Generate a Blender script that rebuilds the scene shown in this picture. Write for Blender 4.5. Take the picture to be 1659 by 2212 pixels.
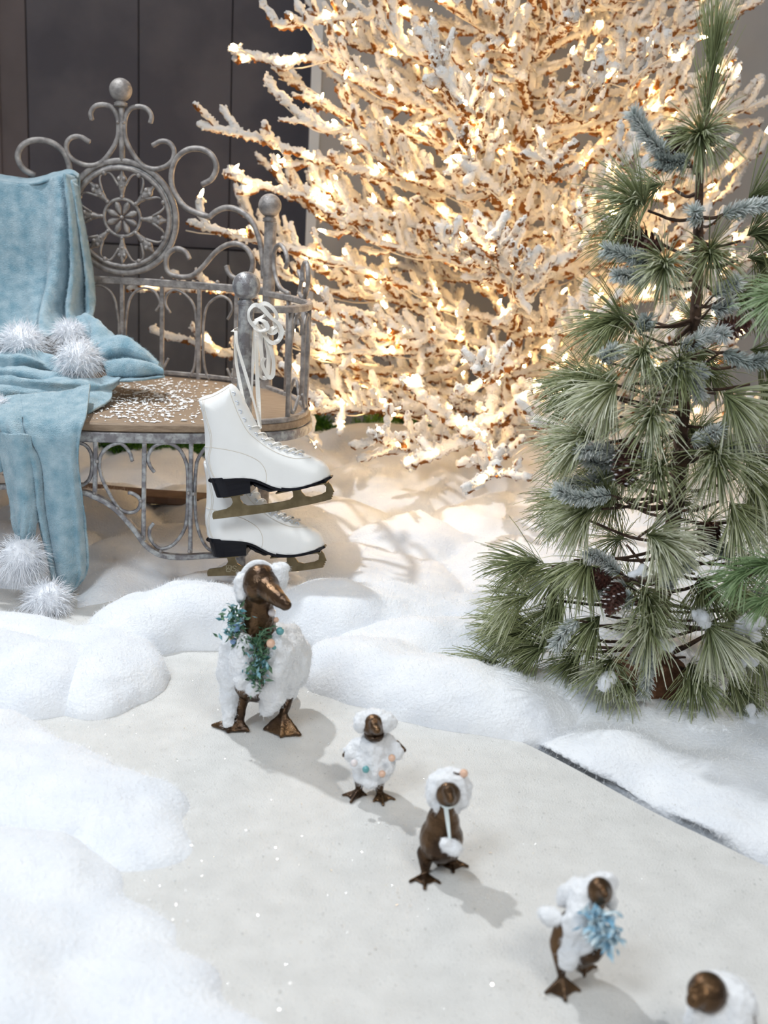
import bpy, bmesh, math, random
import numpy as np
from mathutils import Vector, Matrix, geometry

for _o in list(bpy.data.objects):
    bpy.data.objects.remove(_o, do_unlink=True)
SC = bpy.context.scene
COL = SC.collection
random.seed(7)
RNG = np.random.default_rng(11)

# ------------------------------------------------------------------ camera
FPX, CX, CY = 2400.0, 829.5, 1106.0          # focal length and centre for the 1659x2212 frame
CAMZ, PITCH, ROLL = 0.87, math.radians(14.17), 0.055
CAM = np.array([0.0, 0.0, CAMZ])
_fw = np.array([0, math.cos(PITCH), -math.sin(PITCH)])
_r0 = np.array([1.0, 0, 0])
_u0 = np.array([0, math.sin(PITCH), math.cos(PITCH)])
_rt = math.cos(ROLL) * _r0 + math.sin(ROLL) * _u0
_up = math.cos(ROLL) * _u0 - math.sin(ROLL) * _r0
cam_data = bpy.data.cameras.new('camera')
cam = bpy.data.objects.new('camera', cam_data)
COL.objects.link(cam)
cam.matrix_world = Matrix(((_rt[0], _up[0], -_fw[0], 0), (_rt[1], _up[1], -_fw[1], 0), (_rt[2], _up[2], -_fw[2], CAMZ), (0, 0, 0, 1)))
cam_data.sensor_fit = 'VERTICAL'
cam_data.sensor_height = 36.0
cam_data.lens = 36.0 * FPX / 2212.0
cam_data.clip_start = 0.02
cam_data.clip_end = 60
cam_data.dof.use_dof = True
cam_data.dof.focus_distance = 2.38
cam_data.dof.aperture_fstop = 4.0
SC.camera = cam

# ------------------------------------------------------------------ world, lights, exposure
world = bpy.data.worlds.new('hall_light')
SC.world = world
world.use_nodes = True
world.node_tree.nodes['Background'].inputs[0].default_value = (0.93, 0.96, 1.0, 1)
world.node_tree.nodes['Background'].inputs[1].default_value = 0.37
SC.view_settings.view_transform = 'Standard'
SC.view_settings.look = 'None'
SC.view_settings.gamma = 1.0
SC.view_settings.exposure = 0.0
SC.view_settings.use_curve_mapping = False

def lamp(name, kind, loc, target, power, color, size=0.2, spot=50, blend=0.6):
    d = bpy.data.lights.new(name, kind)
    d.energy = power
    d.color = color
    if kind == 'AREA':
        d.shape = 'DISK'
        d.size = size
    else:
        d.shadow_soft_size = size
    if kind == 'SPOT':
        d.spot_size = math.radians(spot)
        d.spot_blend = blend
    o = bpy.data.objects.new(name, d)
    COL.objects.link(o)
    o.location = loc
    o.rotation_euler = (Vector(target) - Vector(loc)).to_track_quat('-Z', 'Y').to_euler()
    return o
# ceiling spot of the display, behind and to the left: it throws the ducks' shadows to the front right
lamp('ceiling_spot', 'SPOT', (-1.3, 3.15, 3.0), (-0.1, 1.75, 0), 250, (0.95, 0.98, 1.0), 0.045, 75, 0.7)
# hall ceiling lights over the visitors, to the front
lamp('hall_ceiling_light', 'AREA', (-1.6, -0.6, 3.4), (-0.5, 2.2, 0.3), 66, (0.80, 0.90, 1.0), 1.2)
lamp('hall_ceiling_light', 'AREA', (1.4, -0.9, 3.4), (0.6, 2.0, 0.5), 48, (1.0, 0.95, 0.86), 1.2)

# ------------------------------------------------------------------ projection helpers (photo pixel -> place)
def ray(px, py):
    d = _rt * (px - CX) / FPX + _up * (CY - py) / FPX + _fw
    return d
def G(px, py, z=0.0):
    d = ray(px, py); t = (z - CAMZ) / d[2]
    return CAM + d * t
def PY(px, py, Y):
    d = ray(px, py)
    return CAM + d * (Y / d[1])
def onwall(px, py, poly, far=True):
    """where the sight line meets a vertical sheet standing on a plan polyline"""
    d = ray(px, py); best = None
    for i in range(len(poly) - 1):
        a, b = poly[i], poly[i + 1]
        e = (b[0] - a[0], b[1] - a[1])
        den = d[0] * e[1] - d[1] * e[0]
        if abs(den) < 1e-12: continue
        t = (a[0] * e[1] - a[1] * e[0]) / den
        s = (a[0] * d[1] - a[1] * d[0]) / den
        if -1e-6 <= s <= 1 + 1e-6 and t > 0:
            if best is None or (t > best if far else t < best): best = t
    if best is None:
        a = min(poly, key=lambda q: abs(q[0] / q[1] - d[0] / d[1]))
        best = a[1] / d[1]
    return CAM + d * best

# ------------------------------------------------------------------ materials
MATS = {}
def mat(name, col, col2=None, scale=20.0, lo=0.4, hi=0.6, rough=0.6, metal=0.0, bump=0.0, bscale=80.0, sheen=0.0,
        emis=None, estr=0.0, detail=4.0, spec=0.5, trans=0.0, stretch=None, coat=0.0, sss=0.0, alpha=1.0):
    m = bpy.data.materials.new(name); m.use_nodes = True
    nt = m.node_tree; b = nt.nodes['Principled BSDF']
    def inp(n, v):
        if n in b.inputs: b.inputs[n].default_value = v
    inp('Base Color', (*col, 1)); inp('Roughness', rough); inp('Metallic', metal)
    inp('Sheen Weight', sheen); inp('Specular IOR Level', spec); inp('Transmission Weight', trans); inp('Coat Weight', coat)
    inp('Alpha', alpha)
    if sss: inp('Subsurface Weight', sss); inp('Subsurface Radius', (0.02, 0.02, 0.02)); inp('Subsurface Scale', 1.0)
    tc = nt.nodes.new('ShaderNodeTexCoord'); out = tc.outputs['Object']
    if stretch:
        mp = nt.nodes.new('ShaderNodeMapping'); mp.inputs['Scale'].default_value = stretch
        nt.links.new(out, mp.inputs['Vector']); out = mp.outputs['Vector']
    if col2 is not None:
        n = nt.nodes.new('ShaderNodeTexNoise'); n.inputs['Scale'].default_value = scale; n.inputs['Detail'].default_value = detail
        nt.links.new(out, n.inputs['Vector'])
        r = nt.nodes.new('ShaderNodeValToRGB')
        r.color_ramp.elements[0].position = lo; r.color_ramp.elements[0].color = (*col, 1)
        r.color_ramp.elements[1].position = hi; r.color_ramp.elements[1].color = (*col2, 1)
        nt.links.new(n.outputs['Fac'], r.inputs['Fac']); nt.links.new(r.outputs['Color'], b.inputs['Base Color'])
    if bump:
        n2 = nt.nodes.new('ShaderNodeTexNoise'); n2.inputs['Scale'].default_value = bscale; n2.inputs['Detail'].default_value = 5
        nt.links.new(out, n2.inputs['Vector'])
        bp = nt.nodes.new('ShaderNodeBump'); bp.inputs['Strength'].default_value = bump; bp.inputs['Distance'].default_value = 0.01
        nt.links.new(n2.outputs['Fac'], bp.inputs['Height']); nt.links.new(bp.outputs['Normal'], b.inputs['Normal'])
    if emis is not None:
        inp('Emission Color', (*emis, 1)); inp('Emission Strength', estr)
    MATS[name] = m
    return m

# ------------------------------------------------------------------ mesh helpers
ORG = {}
def thing(name, loc, label, cat, group=None):
    o = bpy.data.objects.new(name, None); COL.objects.link(o)
    o.empty_display_size = 0.05
    o.location = loc; ORG[o.name] = np.array(loc, float)
    o['label'] = label; o['category'] = cat
    if group: o['group'] = group
    return o
def tag(o, label=None, cat=None, group=None, kind=None):
    for k, v in (('label', label), ('category', cat), ('group', group), ('kind', kind)):
        if v: o[k] = v
    return o
def mk(name, V, F, m, parent=None, smooth=True, org=None):
    """one mesh object; V in world coordinates"""
    V = np.asarray(V, float).reshape(-1, 3)
    if parent is not None: o0 = ORG[parent.name]
    elif org is not None: o0 = np.array(org, float)
    else: o0 = np.zeros(3)
    me = bpy.data.meshes.new(name)
    me.from_pydata((V - o0).tolist(), [], [list(map(int, f)) for f in F])
    if smooth: me.polygons.foreach_set('use_smooth', np.ones(len(me.polygons), bool))
    if isinstance(m, str): m = MATS[m]
    if isinstance(m, (list, tuple)):
        for q in m: me.materials.append(MATS[q] if isinstance(q, str) else q)
    else: me.materials.append(m)
    me.update()
    o = bpy.data.objects.new(name, me); COL.objects.link(o)
    if parent is not None: o.parent = parent
    else: o.location = o0
    ORG[o.name] = o0
    return o
def inst(name, me, parent, loc, M3, s=1.0):
    o = bpy.data.objects.new(name, me); COL.objects.link(o)
    o.parent = parent
    M = Matrix([list(r) for r in M3]).to_4x4()
    if np.isscalar(s): s = (s, s, s)
    o.matrix_local = Matrix.Translation(Vector(np.asarray(loc) - ORG[parent.name])) @ M @ Matrix.Diagonal((*s, 1))
    ORG[o.name] = ORG[parent.name]
    return o
class MB:
    def __init__(s): s.V = []; s.F = []; s.n = 0
    def add(s, vf):
        V, F = vf
        s.V.append(np.asarray(V, float).reshape(-1, 3))
        if isinstance(F, np.ndarray): s.F.extend((F + s.n).tolist())
        else: s.F.extend([[i + s.n for i in f] for f in F])
        s.n += len(s.V[-1]); return s
    def build(s, name, m, parent=None, smooth=True, org=None):
        return mk(name, np.vstack(s.V), s.F, m, parent, smooth, org)
def norm(v):
    v = np.asarray(v, float); l = np.linalg.norm(v, axis=-1, keepdims=True)
    return v / np.maximum(l, 1e-12)
def spline(pts, n=8, closed=False):
    P = np.asarray(pts, float); N = len(P)
    if N == 2 and not closed:
        t = np.linspace(0, 1, n + 1)[:, None]; return P[0] * (1 - t) + P[1] * t
    out = []
    for i in range(N if closed else N - 1):
        p1, p2 = P[i], P[(i + 1) % N]
        p0 = P[i - 1] if (closed or i > 0) else 2 * p1 - p2
        p3 = P[(i + 2) % N] if (closed or i + 2 < N) else 2 * p2 - p1
        for k in range(n):
            t = k / n
            out.append(0.5 * ((2 * p1) + (p2 - p0) * t + (2 * p0 - 5 * p1 + 4 * p2 - p3) * t * t + (3 * p1 - p0 - 3 * p2 + p3) * t ** 3))
    if not closed: out.append(P[-1])
    return np.array(out)
def frames(P, closed=False, up=None):
    N = len(P)
    T = (np.roll(P, -1, 0) - np.roll(P, 1, 0)) if closed else np.gradient(P, axis=0)
    T = norm(T)
    if up is not None:
        A = norm(np.cross(T, np.broadcast_to(np.asarray(up, float), T.shape)))
        return T, A, np.cross(A, T)
    A = np.zeros_like(P)
    ref = np.array([0, 0, 1.0]) if abs(T[0][2]) < 0.9 else np.array([1.0, 0, 0])
    a = norm(np.cross(T[0], ref)); A[0] = a
    for i in range(1, N):
        a = a - T[i] * np.dot(a, T[i]); a = norm(a); A[i] = a
    return T, A, np.cross(A, T)
def tube(P, r, sides=8, closed=False, caps=True, up=None, flat=1.0, jit=0.0):
    P = np.asarray(P, float); N = len(P)
    T, A, B = frames(P, closed, up)
    r = np.broadcast_to(np.asarray(r, float), (N,))
    ang = np.arange(sides) * 2 * math.pi / sides
    rr = r[:, None] * np.ones(sides)
    if jit: rr = rr * (1 + RNG.uniform(-jit, jit, (N, sides)))
    V = P[:, None, :] + rr[..., None] * (np.cos(ang)[None, :, None] * A[:, None, :] + flat * np.sin(ang)[None, :, None] * B[:, None, :])
    V = V.reshape(-1, 3)
    M = N if closed else N - 1
    i = np.arange(M)[:, None]; j = np.arange(sides)[None, :]
    i2 = (i + 1) % N; j2 = (j + 1) % sides
    F = np.stack([i * sides + j, i * sides + j2, i2 * sides + j2, i2 * sides + j], -1).reshape(-1, 4).tolist()
    if caps and not closed:
        V = np.vstack([V, P[0] - T[0] * r[0] * 0.3, P[-1] + T[-1] * r[-1] * 0.3]); c0 = N * sides
        F += [[c0, (k + 1) % sides, k] for k in range(sides)]
        b = (N - 1) * sides
        F += [[c0 + 1, b + k, b + (k + 1) % sides] for k in range(sides)]
    return V, F
def bar(P, w, h, up, closed=False):
    """rectangular bar, h along 'up' and w across; bevelled to 8 sides"""
    P = np.asarray(P, float); N = len(P)
    T, A, B = frames(P, closed, up)
    b = 0.18 * min(w, h)
    prof = [(-w / 2 + b, -h / 2), (w / 2 - b, -h / 2), (w / 2, -h / 2 + b), (w / 2, h / 2 - b), (w / 2 - b, h / 2), (-w / 2 + b, h / 2), (-w / 2, h / 2 - b), (-w / 2, -h / 2 + b)]
    S = 8
    V = np.concatenate([P[:, None, :] + x * A[:, None, :] + y * B[:, None, :] for x, y in prof], 1).reshape(-1, 3)
    F = []
    for i in range(N if closed else N - 1):
        for k in range(S):
            i2 = (i + 1) % N; k2 = (k + 1) % S
            F.append([i * S + k, i * S + k2, i2 * S + k2, i2 * S + k])
    if not closed: F += [list(range(S))[::-1], list(range((N - 1) * S, N * S))]
    return V, F
def ball(c, r, nu=16, nv=10, R=None):
    r = np.broadcast_to(np.asarray(r, float), (3,))
    V = [[0, 0, 1]]
    for i in range(1, nv):
        th = math.pi * i / nv
        for j in range(nu):
            a = 2 * math.pi * j / nu
            V.append([math.sin(th) * math.cos(a), math.sin(th) * math.sin(a), math.cos(th)])
    V.append([0, 0, -1]); V = np.array(V) * r
    if R is not None: V = V @ np.asarray(R).T
    V = V + np.asarray(c, float)
    F = [[0, 1 + j, 1 + (j + 1) % nu] for j in range(nu)]
    for i in range(nv - 2):
        for j in range(nu):
            a = 1 + i * nu + j; b = 1 + i * nu + (j + 1) % nu
            F.append([a, a + nu, b + nu, b])
    e = len(V) - 1; s = 1 + (nv - 2) * nu
    F += [[e, s + (j + 1) % nu, s + j] for j in range(nu)]
    return V, F
def lathe(c, prof, n=20, axis=None):
    """prof: (radius, height) list, turned about a vertical axis through c"""
    c = np.asarray(c, float); V = []; F = []
    for r, h in prof:
        for k in range(n):
            a = 2 * math.pi * k / n
            V.append([c[0] + r * math.cos(a), c[1] + r * math.sin(a), c[2] + h])
    m = len(prof)
    for i in range(m - 1):
        for k in range(n):
            F.append([i * n + k, i * n + (k + 1) % n, (i + 1) * n + (k + 1) % n, (i + 1) * n + k])
    F += [list(range(n))[::-1], list(range((m - 1) * n, m * n))]
    return np.array(V), F
def box(a, b):
    a = np.asarray(a, float); b = np.asarray(b, float)
    V = [[(a, b)[i & 1][0], (a, b)[i >> 1 & 1][1], (a, b)[i >> 2 & 1][2]] for i in range(8)]
    return np.array(V), [[0, 2, 3, 1], [4, 5, 7, 6], [0, 1, 5, 4], [2, 6, 7, 3], [0, 4, 6, 2], [1, 3, 7, 5]]
def rotz(a):
    c, s = math.cos(a), math.sin(a); return np.array([[c, -s, 0], [s, c, 0], [0, 0, 1.0]])
def rotx(a):
    c, s = math.cos(a), math.sin(a); return np.array([[1.0, 0, 0], [0, c, -s], [0, s, c]])
def roty(a):
    c, s = math.cos(a), math.sin(a); return np.array([[c, 0, s], [0, 1.0, 0], [-s, 0, c]])
def hull(spheres, sub=2):
    """convex hull of spheres [(centre, radius or (rx,ry,rz))]"""
    bm = bmesh.new()
    for c, r in spheres:
        V, _ = ball(c, r, 14, 9)
        for v in V: bm.verts.new(v)
    res = bmesh.ops.convex_hull(bm, input=bm.verts)
    bmesh.ops.delete(bm, geom=list({g for g in res['geom_interior'] + res['geom_unused'] if isinstance(g, bmesh.types.BMVert)}), context='VERTS')
    bm.verts.ensure_lookup_table(); bm.verts.index_update()
    V = np.array([v.co[:] for v in bm.verts]); F = [[v.index for v in f.verts] for f in bm.faces]
    bm.free(); return V, F
def blob(parts, voxel, smooth=6, fac=0.5):
    """one continuous surface grown over overlapping closed pieces"""
    mb = MB()
    for p in parts: mb.add(p)
    me = bpy.data.meshes.new('tmp'); me.from_pydata(np.vstack(mb.V).tolist(), [], mb.F)
    o = bpy.data.objects.new('tmp', me); COL.objects.link(o)
    md = o.modifiers.new('r', 'REMESH'); md.mode = 'VOXEL'; md.voxel_size = voxel
    if smooth:
        ms = o.modifiers.new('s', 'SMOOTH'); ms.iterations = smooth; ms.factor = fac
    dg = bpy.context.evaluated_depsgraph_get(); e = o.evaluated_get(dg); m2 = e.to_mesh()
    V = np.empty(len(m2.vertices) * 3); m2.vertices.foreach_get('co', V); V = V.reshape(-1, 3).copy()
    F = [list(p.vertices) for p in m2.polygons]
    e.to_mesh_clear(); bpy.data.objects.remove(o); bpy.data.meshes.remove(me)
    return V, F
def vnormals(V, F):
    N = np.zeros_like(V); Q = np.array([f for f in F if len(f) == 4]); T = np.array([f for f in F if len(f) == 3])
    for A in (Q, T):
        if len(A) == 0: continue
        n = np.cross(V[A[:, 1]] - V[A[:, 0]], V[A[:, 2]] - V[A[:, 0]])
        for k in range(A.shape[1]): np.add.at(N, A[:, k], n)
    return norm(N)
_tab = RNG.uniform(-1, 1, (32, 32, 32))
def vnoise(P, s):
    p = np.asarray(P) * s; i = np.floor(p).astype(int); f = p - i; f = f * f * (3 - 2 * f)
    r = 0
    for a in (0, 1):
        for b in (0, 1):
            for c in (0, 1):
                w = (f[:, 0] if a else 1 - f[:, 0]) * (f[:, 1] if b else 1 - f[:, 1]) * (f[:, 2] if c else 1 - f[:, 2])
                r = r + w * _tab[(i[:, 0] + a) % 32, (i[:, 1] + b) % 32, (i[:, 2] + c) % 32]
    return r
def rough(V, F, amps):
    N = vnormals(V, F); d = np.zeros(len(V))
    for s, a in amps: d += a * vnoise(V, s)
    return V + N * d[:, None], F
def inflate(poly, half, R, step, org, ux, uy, uz, power=0.5, blunt=()):
    """closed outline (2-D, metres) puffed up to both sides of its plane; edges listed in blunt stay full width"""
    poly = np.asarray(poly, float); n = len(poly)
    x0, y0 = poly.min(0); x1, y1 = poly.max(0)
    gx, gy = np.meshgrid(np.arange(x0 + step / 2, x1, step), np.arange(y0 + step / 2, y1, step))
    pts = np.stack([gx.ravel(), gy.ravel()], 1)
    a = poly; b = np.roll(poly, -1, 0)
    def dist(Q):
        e = b - a; w = Q[:, None, :] - a[None]
        t = np.clip((w * e).sum(-1) / np.maximum((e * e).sum(-1), 1e-15), 0, 1)
        return np.sqrt((((w - t[..., None] * e) ** 2).sum(-1)).min(1))
    def inside(Q):
        x, y = Q[:, 0:1], Q[:, 1:2]
        c = ((a[:, 1] > y) != (b[:, 1] > y)) & (x < (b[:, 0] - a[:, 0]) * (y - a[:, 1]) / (b[:, 1] - a[:, 1] + 1e-15) + a[:, 0])
        return c.sum(1) % 2 == 1
    pts = pts[inside(pts)]; pts = pts[dist(pts) > step * 0.45]
    allp = [Vector(p) for p in poly] + [Vector(p) for p in pts]
    res = geometry.delaunay_2d_cdt(allp, [(i, (i + 1) % n) for i in range(n)], [], 1, 1e-7)
    Q = np.array([v[:] for v in res[0]]); T = [list(f) for f in res[2]]
    d = dist(Q)
    if len(blunt):
        keep = np.array([k for k in range(n) if k not in set(blunt)])
        a_, b_ = a[keep], b[keep]; e = b_ - a_; w = Q[:, None, :] - a_[None]
        t = np.clip((w * e).sum(-1) / np.maximum((e * e).sum(-1), 1e-15), 0, 1)
        d = np.sqrt((((w - t[..., None] * e) ** 2).sum(-1)).min(1))
    d = np.minimum(d, R); edge = d < 1e-6
    h = half * np.power(np.maximum(1 - (1 - d / R) ** 2, 0), power)
    org = np.asarray(org); ux, uy, uz = map(np.asarray, (ux, uy, uz))
    base = org + Q[:, :1] * ux + Q[:, 1:] * uy
    V = np.vstack([base + h[:, None] * uz, base - h[:, None] * uz])
    m = len(Q); mp = np.arange(m) + m; mp[edge] = np.arange(m)[edge]
    F = T + [[int(mp[i]) for i in f[::-1]] for f in T]
    if len(blunt):
        idx = [int(np.argmin(((Q - p) ** 2).sum(1))) for p in poly]
        for k in blunt:
            i, j = idx[k], idx[(k + 1) % n]
            if i != j and not (edge[i] and edge[j]): F.append([i, j, int(mp[j])] if edge[i] or mp[i] == i else ([i, j, int(mp[i])] if mp[j] == j else [i, j, int(mp[j]), int(mp[i])]))
    return V, F
def plate(poly, half, org, ux, uy, uz):
    """closed outline cut from sheet of thickness 2*half (half may follow x)"""
    poly = np.asarray(poly, float); n = len(poly)
    res = geometry.delaunay_2d_cdt([Vector(p) for p in poly], [(i, (i + 1) % n) for i in range(n)], [], 1, 1e-7)
    Q = np.array([v[:] for v in res[0]]); T = [list(f) for f in res[2]]
    org = np.asarray(org); ux, uy, uz = map(np.asarray, (ux, uy, uz))
    base = org + Q[:, :1] * ux + Q[:, 1:] * uy; m = len(Q)
    hh = np.array([half(x) for x in Q[:, 0]])[:, None] if callable(half) else half
    V = np.vstack([base + hh * uz, base - hh * uz])
    F = T + [[i + m for i in f[::-1]] for f in T]
    a = np.asarray(poly)
    idx = [int(np.argmin(((Q - p) ** 2).sum(1))) for p in a]
    F += [[idx[i], idx[(i + 1) % n], idx[(i + 1) % n] + m, idx[i] + m] for i in range(n) if idx[i] != idx[(i + 1) % n]]
    return V, F
def fuzz(V, F, dens, length, width, m, name, parent, droop=0.2, spread=0.6, taper=True):
    """loose fibres standing off a surface"""
    V = np.asarray(V); T = []
    for f in F:
        T.append(f[:3])
        if len(f) == 4: T.append([f[0], f[2], f[3]])
    T = np.array(T); a, b, c = V[T[:, 0]], V[T[:, 1]], V[T[:, 2]]
    cr = np.cross(b - a, c - a); ar = np.linalg.norm(cr, axis=1) / 2
    n = int(ar.sum() * dens)
    k = RNG.choice(len(T), n, p=ar / ar.sum())
    u = RNG.uniform(0, 1, (n, 2)); sw = u.sum(1) > 1; u[sw] = 1 - u[sw]
    p = a[k] + u[:, :1] * (b[k] - a[k]) + u[:, 1:] * (c[k] - a[k]); nn = norm(cr[k])
    return fibres(p, norm(nn + spread * RNG.normal(0, 1, (n, 3))), length, width, droop, m, name, parent)
def fibres(p, d, length, width, droop, m, name, parent):
    n = len(p); L = length * RNG.uniform(0.5, 1.2, (n, 1))
    side = norm(np.cross(d, RNG.normal(0, 1, (n, 3))))
    p1 = p + d * L * 0.55; p2 = p + d * L + np.array([0, 0, -1]) * L * droop + side * L * RNG.normal(0, 0.2, (n, 1))
    w = width * RNG.uniform(0.6, 1.3, (n, 1))
    V = np.stack([p - side * w, p + side * w, p1 - side * w * 0.8, p1 + side * w * 0.8, p2], 1).reshape(-1, 3)
    i = np.arange(n)[:, None] * 5
    F = np.concatenate([i + np.array([[0, 1, 3]]), i + np.array([[0, 3, 2]]), i + np.array([[2, 3, 4]])], 0)
    return mk(name, V, F.tolist(), m, parent, smooth=False)
mat('snow', (0.78, 0.81, 0.86), (0.85, 0.87, 0.90), 14, 0.35, 0.65, rough=1.0, bump=0.35, bscale=160, sheen=0.2, spec=0.1)
mat('snow_fibre', (0.95, 0.96, 0.98), rough=0.9, spec=0.2, trans=0.0)
mat('ice', (0.71, 0.705, 0.685), (0.80, 0.795, 0.775), 22, 0.3, 0.7, detail=10, rough=0.5, bump=0.5, bscale=380, spec=0.4)
mat('glitter', (1.0, 1.0, 0.98), rough=0.14, metal=0.45, spec=1.0)
mat('underfloor', (0.10, 0.105, 0.115), rough=0.8)
mat('wall_dark', (0.068, 0.060, 0.070), (0.098, 0.086, 0.094), 3, rough=0.75, bump=0.1, bscale=300)
mat('wall_brown', (0.10, 0.078, 0.076), (0.125, 0.098, 0.096), 3, rough=0.7, bump=0.1, bscale=300)
mat('wall_plinth', (0.10, 0.09, 0.09), (0.14, 0.125, 0.12), 5, rough=0.7)
mat('wall_grey', (0.33, 0.335, 0.34), (0.36, 0.36, 0.36), 4, rough=0.6)
mat('wall_edge_lit', (0.62, 0.65, 0.68), rough=0.5)  # paler than the pillar grey: light catching its corner, put into the colour
mat('iron', (0.20, 0.185, 0.18), (0.42, 0.39, 0.37), 45, 0.36, 0.70, rough=0.5, metal=0.25, bump=0.25, bscale=120, detail=6)
mat('iron_dark', (0.20, 0.19, 0.20), (0.46, 0.47, 0.47), 60, 0.42, 0.66, rough=0.42, metal=0.35, bump=0.25, bscale=150, detail=7)
mat('seat_wood', (0.21, 0.145, 0.095), (0.34, 0.25, 0.17), 16, 0.3, 0.7, rough=0.6, bump=0.15, bscale=60, stretch=(1, 9, 9))
mat('seat_edge', (0.27, 0.21, 0.16), (0.36, 0.29, 0.23), 16, 0.3, 0.7, rough=0.6, stretch=(1, 9, 9))
mat('board', (0.10, 0.065, 0.05), (0.16, 0.11, 0.085), 20, rough=0.6)
mat('flake', (0.93, 0.94, 0.95), rough=0.8)
mat('leather', (0.86, 0.86, 0.845), (0.90, 0.90, 0.885), 8, rough=0.42, bump=0.03, bscale=300)
mat('stitch', (0.70, 0.64, 0.56), rough=0.7)
mat('black_sole', (0.003, 0.003, 0.007), rough=0.25, spec=0.22)
mat('blade', (0.15, 0.118, 0.065), (0.21, 0.165, 0.095), 40, rough=0.36, metal=0.85)
mat('engraving', (0.48, 0.43, 0.30), rough=0.4, metal=0.5)
mat('eyelet', (0.75, 0.80, 0.88), rough=0.25, metal=0.7)
mat('lace', (0.80, 0.78, 0.74), rough=0.8, bump=0.2, bscale=500)
mat('wool', (0.20, 0.36, 0.45), (0.42, 0.56, 0.63), 34, 0.32, 0.68, rough=1.0, bump=0.6, bscale=330, sheen=0.5, spec=0.1, detail=8)
mat('wool_fibre', (0.42, 0.60, 0.68), rough=1.0)
mat('pompom', (0.86, 0.88, 0.92), rough=0.9)
mat('bronze', (0.05, 0.03, 0.019), (0.16, 0.09, 0.042), 26, 0.36, 0.72, rough=0.27, metal=0.8, bump=0.25, bscale=130)
mat('bronze_dark', (0.035, 0.02, 0.013), (0.085, 0.05, 0.027), 40, rough=0.3, metal=0.7)
mat('plush', (0.86, 0.875, 0.90), rough=1.0, bump=0.5, bscale=180, sheen=0.3, spec=0.1)
mat('ribbon', (0.78, 0.86, 0.86), rough=0.6)
mat('leaf_green', (0.03, 0.11, 0.065), (0.13, 0.24, 0.13), 120, rough=0.4)
mat('leaf_blue', (0.07, 0.23, 0.28), (0.30, 0.50, 0.55), 120, rough=0.3)
mat('pearl_white', (0.80, 0.74, 0.74), rough=0.15, coat=0.6)
mat('pearl_teal', (0.12, 0.36, 0.38), rough=0.15, coat=0.6)
mat('pearl_blue', (0.22, 0.36, 0.62), rough=0.15, coat=0.6)
mat('pearl_pink', (0.78, 0.50, 0.36), rough=0.15, coat=0.6)
mat('icy_spray', (0.22, 0.44, 0.60), (0.62, 0.74, 0.78), 90, rough=0.2)
mat('bark', (0.045, 0.026, 0.018), (0.10, 0.058, 0.038), 60, rough=0.9, bump=0.4, bscale=90)
mat('burlap', (0.14, 0.065, 0.035), (0.21, 0.10, 0.055), 90, rough=0.95, bump=0.5, bscale=240)
mat('cone', (0.05, 0.018, 0.014), (0.11, 0.045, 0.032), 40, rough=0.5)
mat('cone_frost', (0.62, 0.60, 0.62), rough=0.8)
mat('cable', (0.74, 0.68, 0.58), rough=0.5)
mat('socket', (0.80, 0.76, 0.66), rough=0.4)
mat('bulb', (1.0, 0.85, 0.6), rough=0.3, emis=(1.0, 0.63, 0.26), estr=105.0)
mat('garland_leaf', (0.03, 0.12, 0.012), (0.12, 0.28, 0.02), 60, rough=0.5)
def flock_material():
    """white flock over brown twig wire, thinner on the underside where no spray reached"""
    m = mat('flock', (0.85, 0.83, 0.80), rough=0.95, bump=0.6, bscale=170, spec=0.1)
    nt = m.node_tree; b = nt.nodes['Principled BSDF']
    tc = nt.nodes.new('ShaderNodeTexCoord')
    n = nt.nodes.new('ShaderNodeTexNoise'); n.inputs['Scale'].default_value = 30; n.inputs['Detail'].default_value = 8
    nt.links.new(tc.outputs['Object'], n.inputs['Vector'])
    at = nt.nodes.new('ShaderNodeAttribute'); at.attribute_name = 'bare'
    ad = nt.nodes.new('ShaderNodeMath'); ad.operation = 'ADD'
    nt.links.new(n.outputs['Fac'], ad.inputs[0]); nt.links.new(at.outputs['Fac'], ad.inputs[1])
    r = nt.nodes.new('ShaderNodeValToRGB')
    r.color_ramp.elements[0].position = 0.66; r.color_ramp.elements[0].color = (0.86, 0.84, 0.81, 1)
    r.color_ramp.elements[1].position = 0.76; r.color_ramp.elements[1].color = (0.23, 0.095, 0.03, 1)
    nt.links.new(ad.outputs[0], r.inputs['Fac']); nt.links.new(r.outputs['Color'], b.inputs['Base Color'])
flock_material()
def needle_material(name, c0, c1, c2):
    """green at the root of a needle, frosted towards its tip"""
    m = mat(name, c1, rough=0.7, spec=0.3)
    nt = m.node_tree; b = nt.nodes['Principled BSDF']
    at = nt.nodes.new('ShaderNodeAttribute'); at.attribute_name = 'frost'
    r = nt.nodes.new('ShaderNodeValToRGB'); e = r.color_ramp.elements
    e[0].position = 0.0; e[0].color = (*c0, 1); e[1].position = 1.0; e[1].color = (*c2, 1)
    k = e.new(0.42); k.color = (*c1, 1)
    nt.links.new(at.outputs['Fac'], r.inputs['Fac']); nt.links.new(r.outputs['Color'], b.inputs['Base Color'])
needle_material('needle', (0.05, 0.075, 0.025), (0.31, 0.35, 0.17), (0.84, 0.85, 0.70))
needle_material('needle_bright', (0.07, 0.14, 0.04), (0.27, 0.40, 0.19), (0.56, 0.66, 0.46))
needle_material('spruce', (0.05, 0.075, 0.065), (0.46, 0.52, 0.50), (0.88, 0.90, 0.90))
def attr(o, name, vals):
    a = o.data.attributes.new(name, 'FLOAT', 'POINT'); a.data.foreach_set('value', np.asarray(vals, np.float32))
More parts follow.
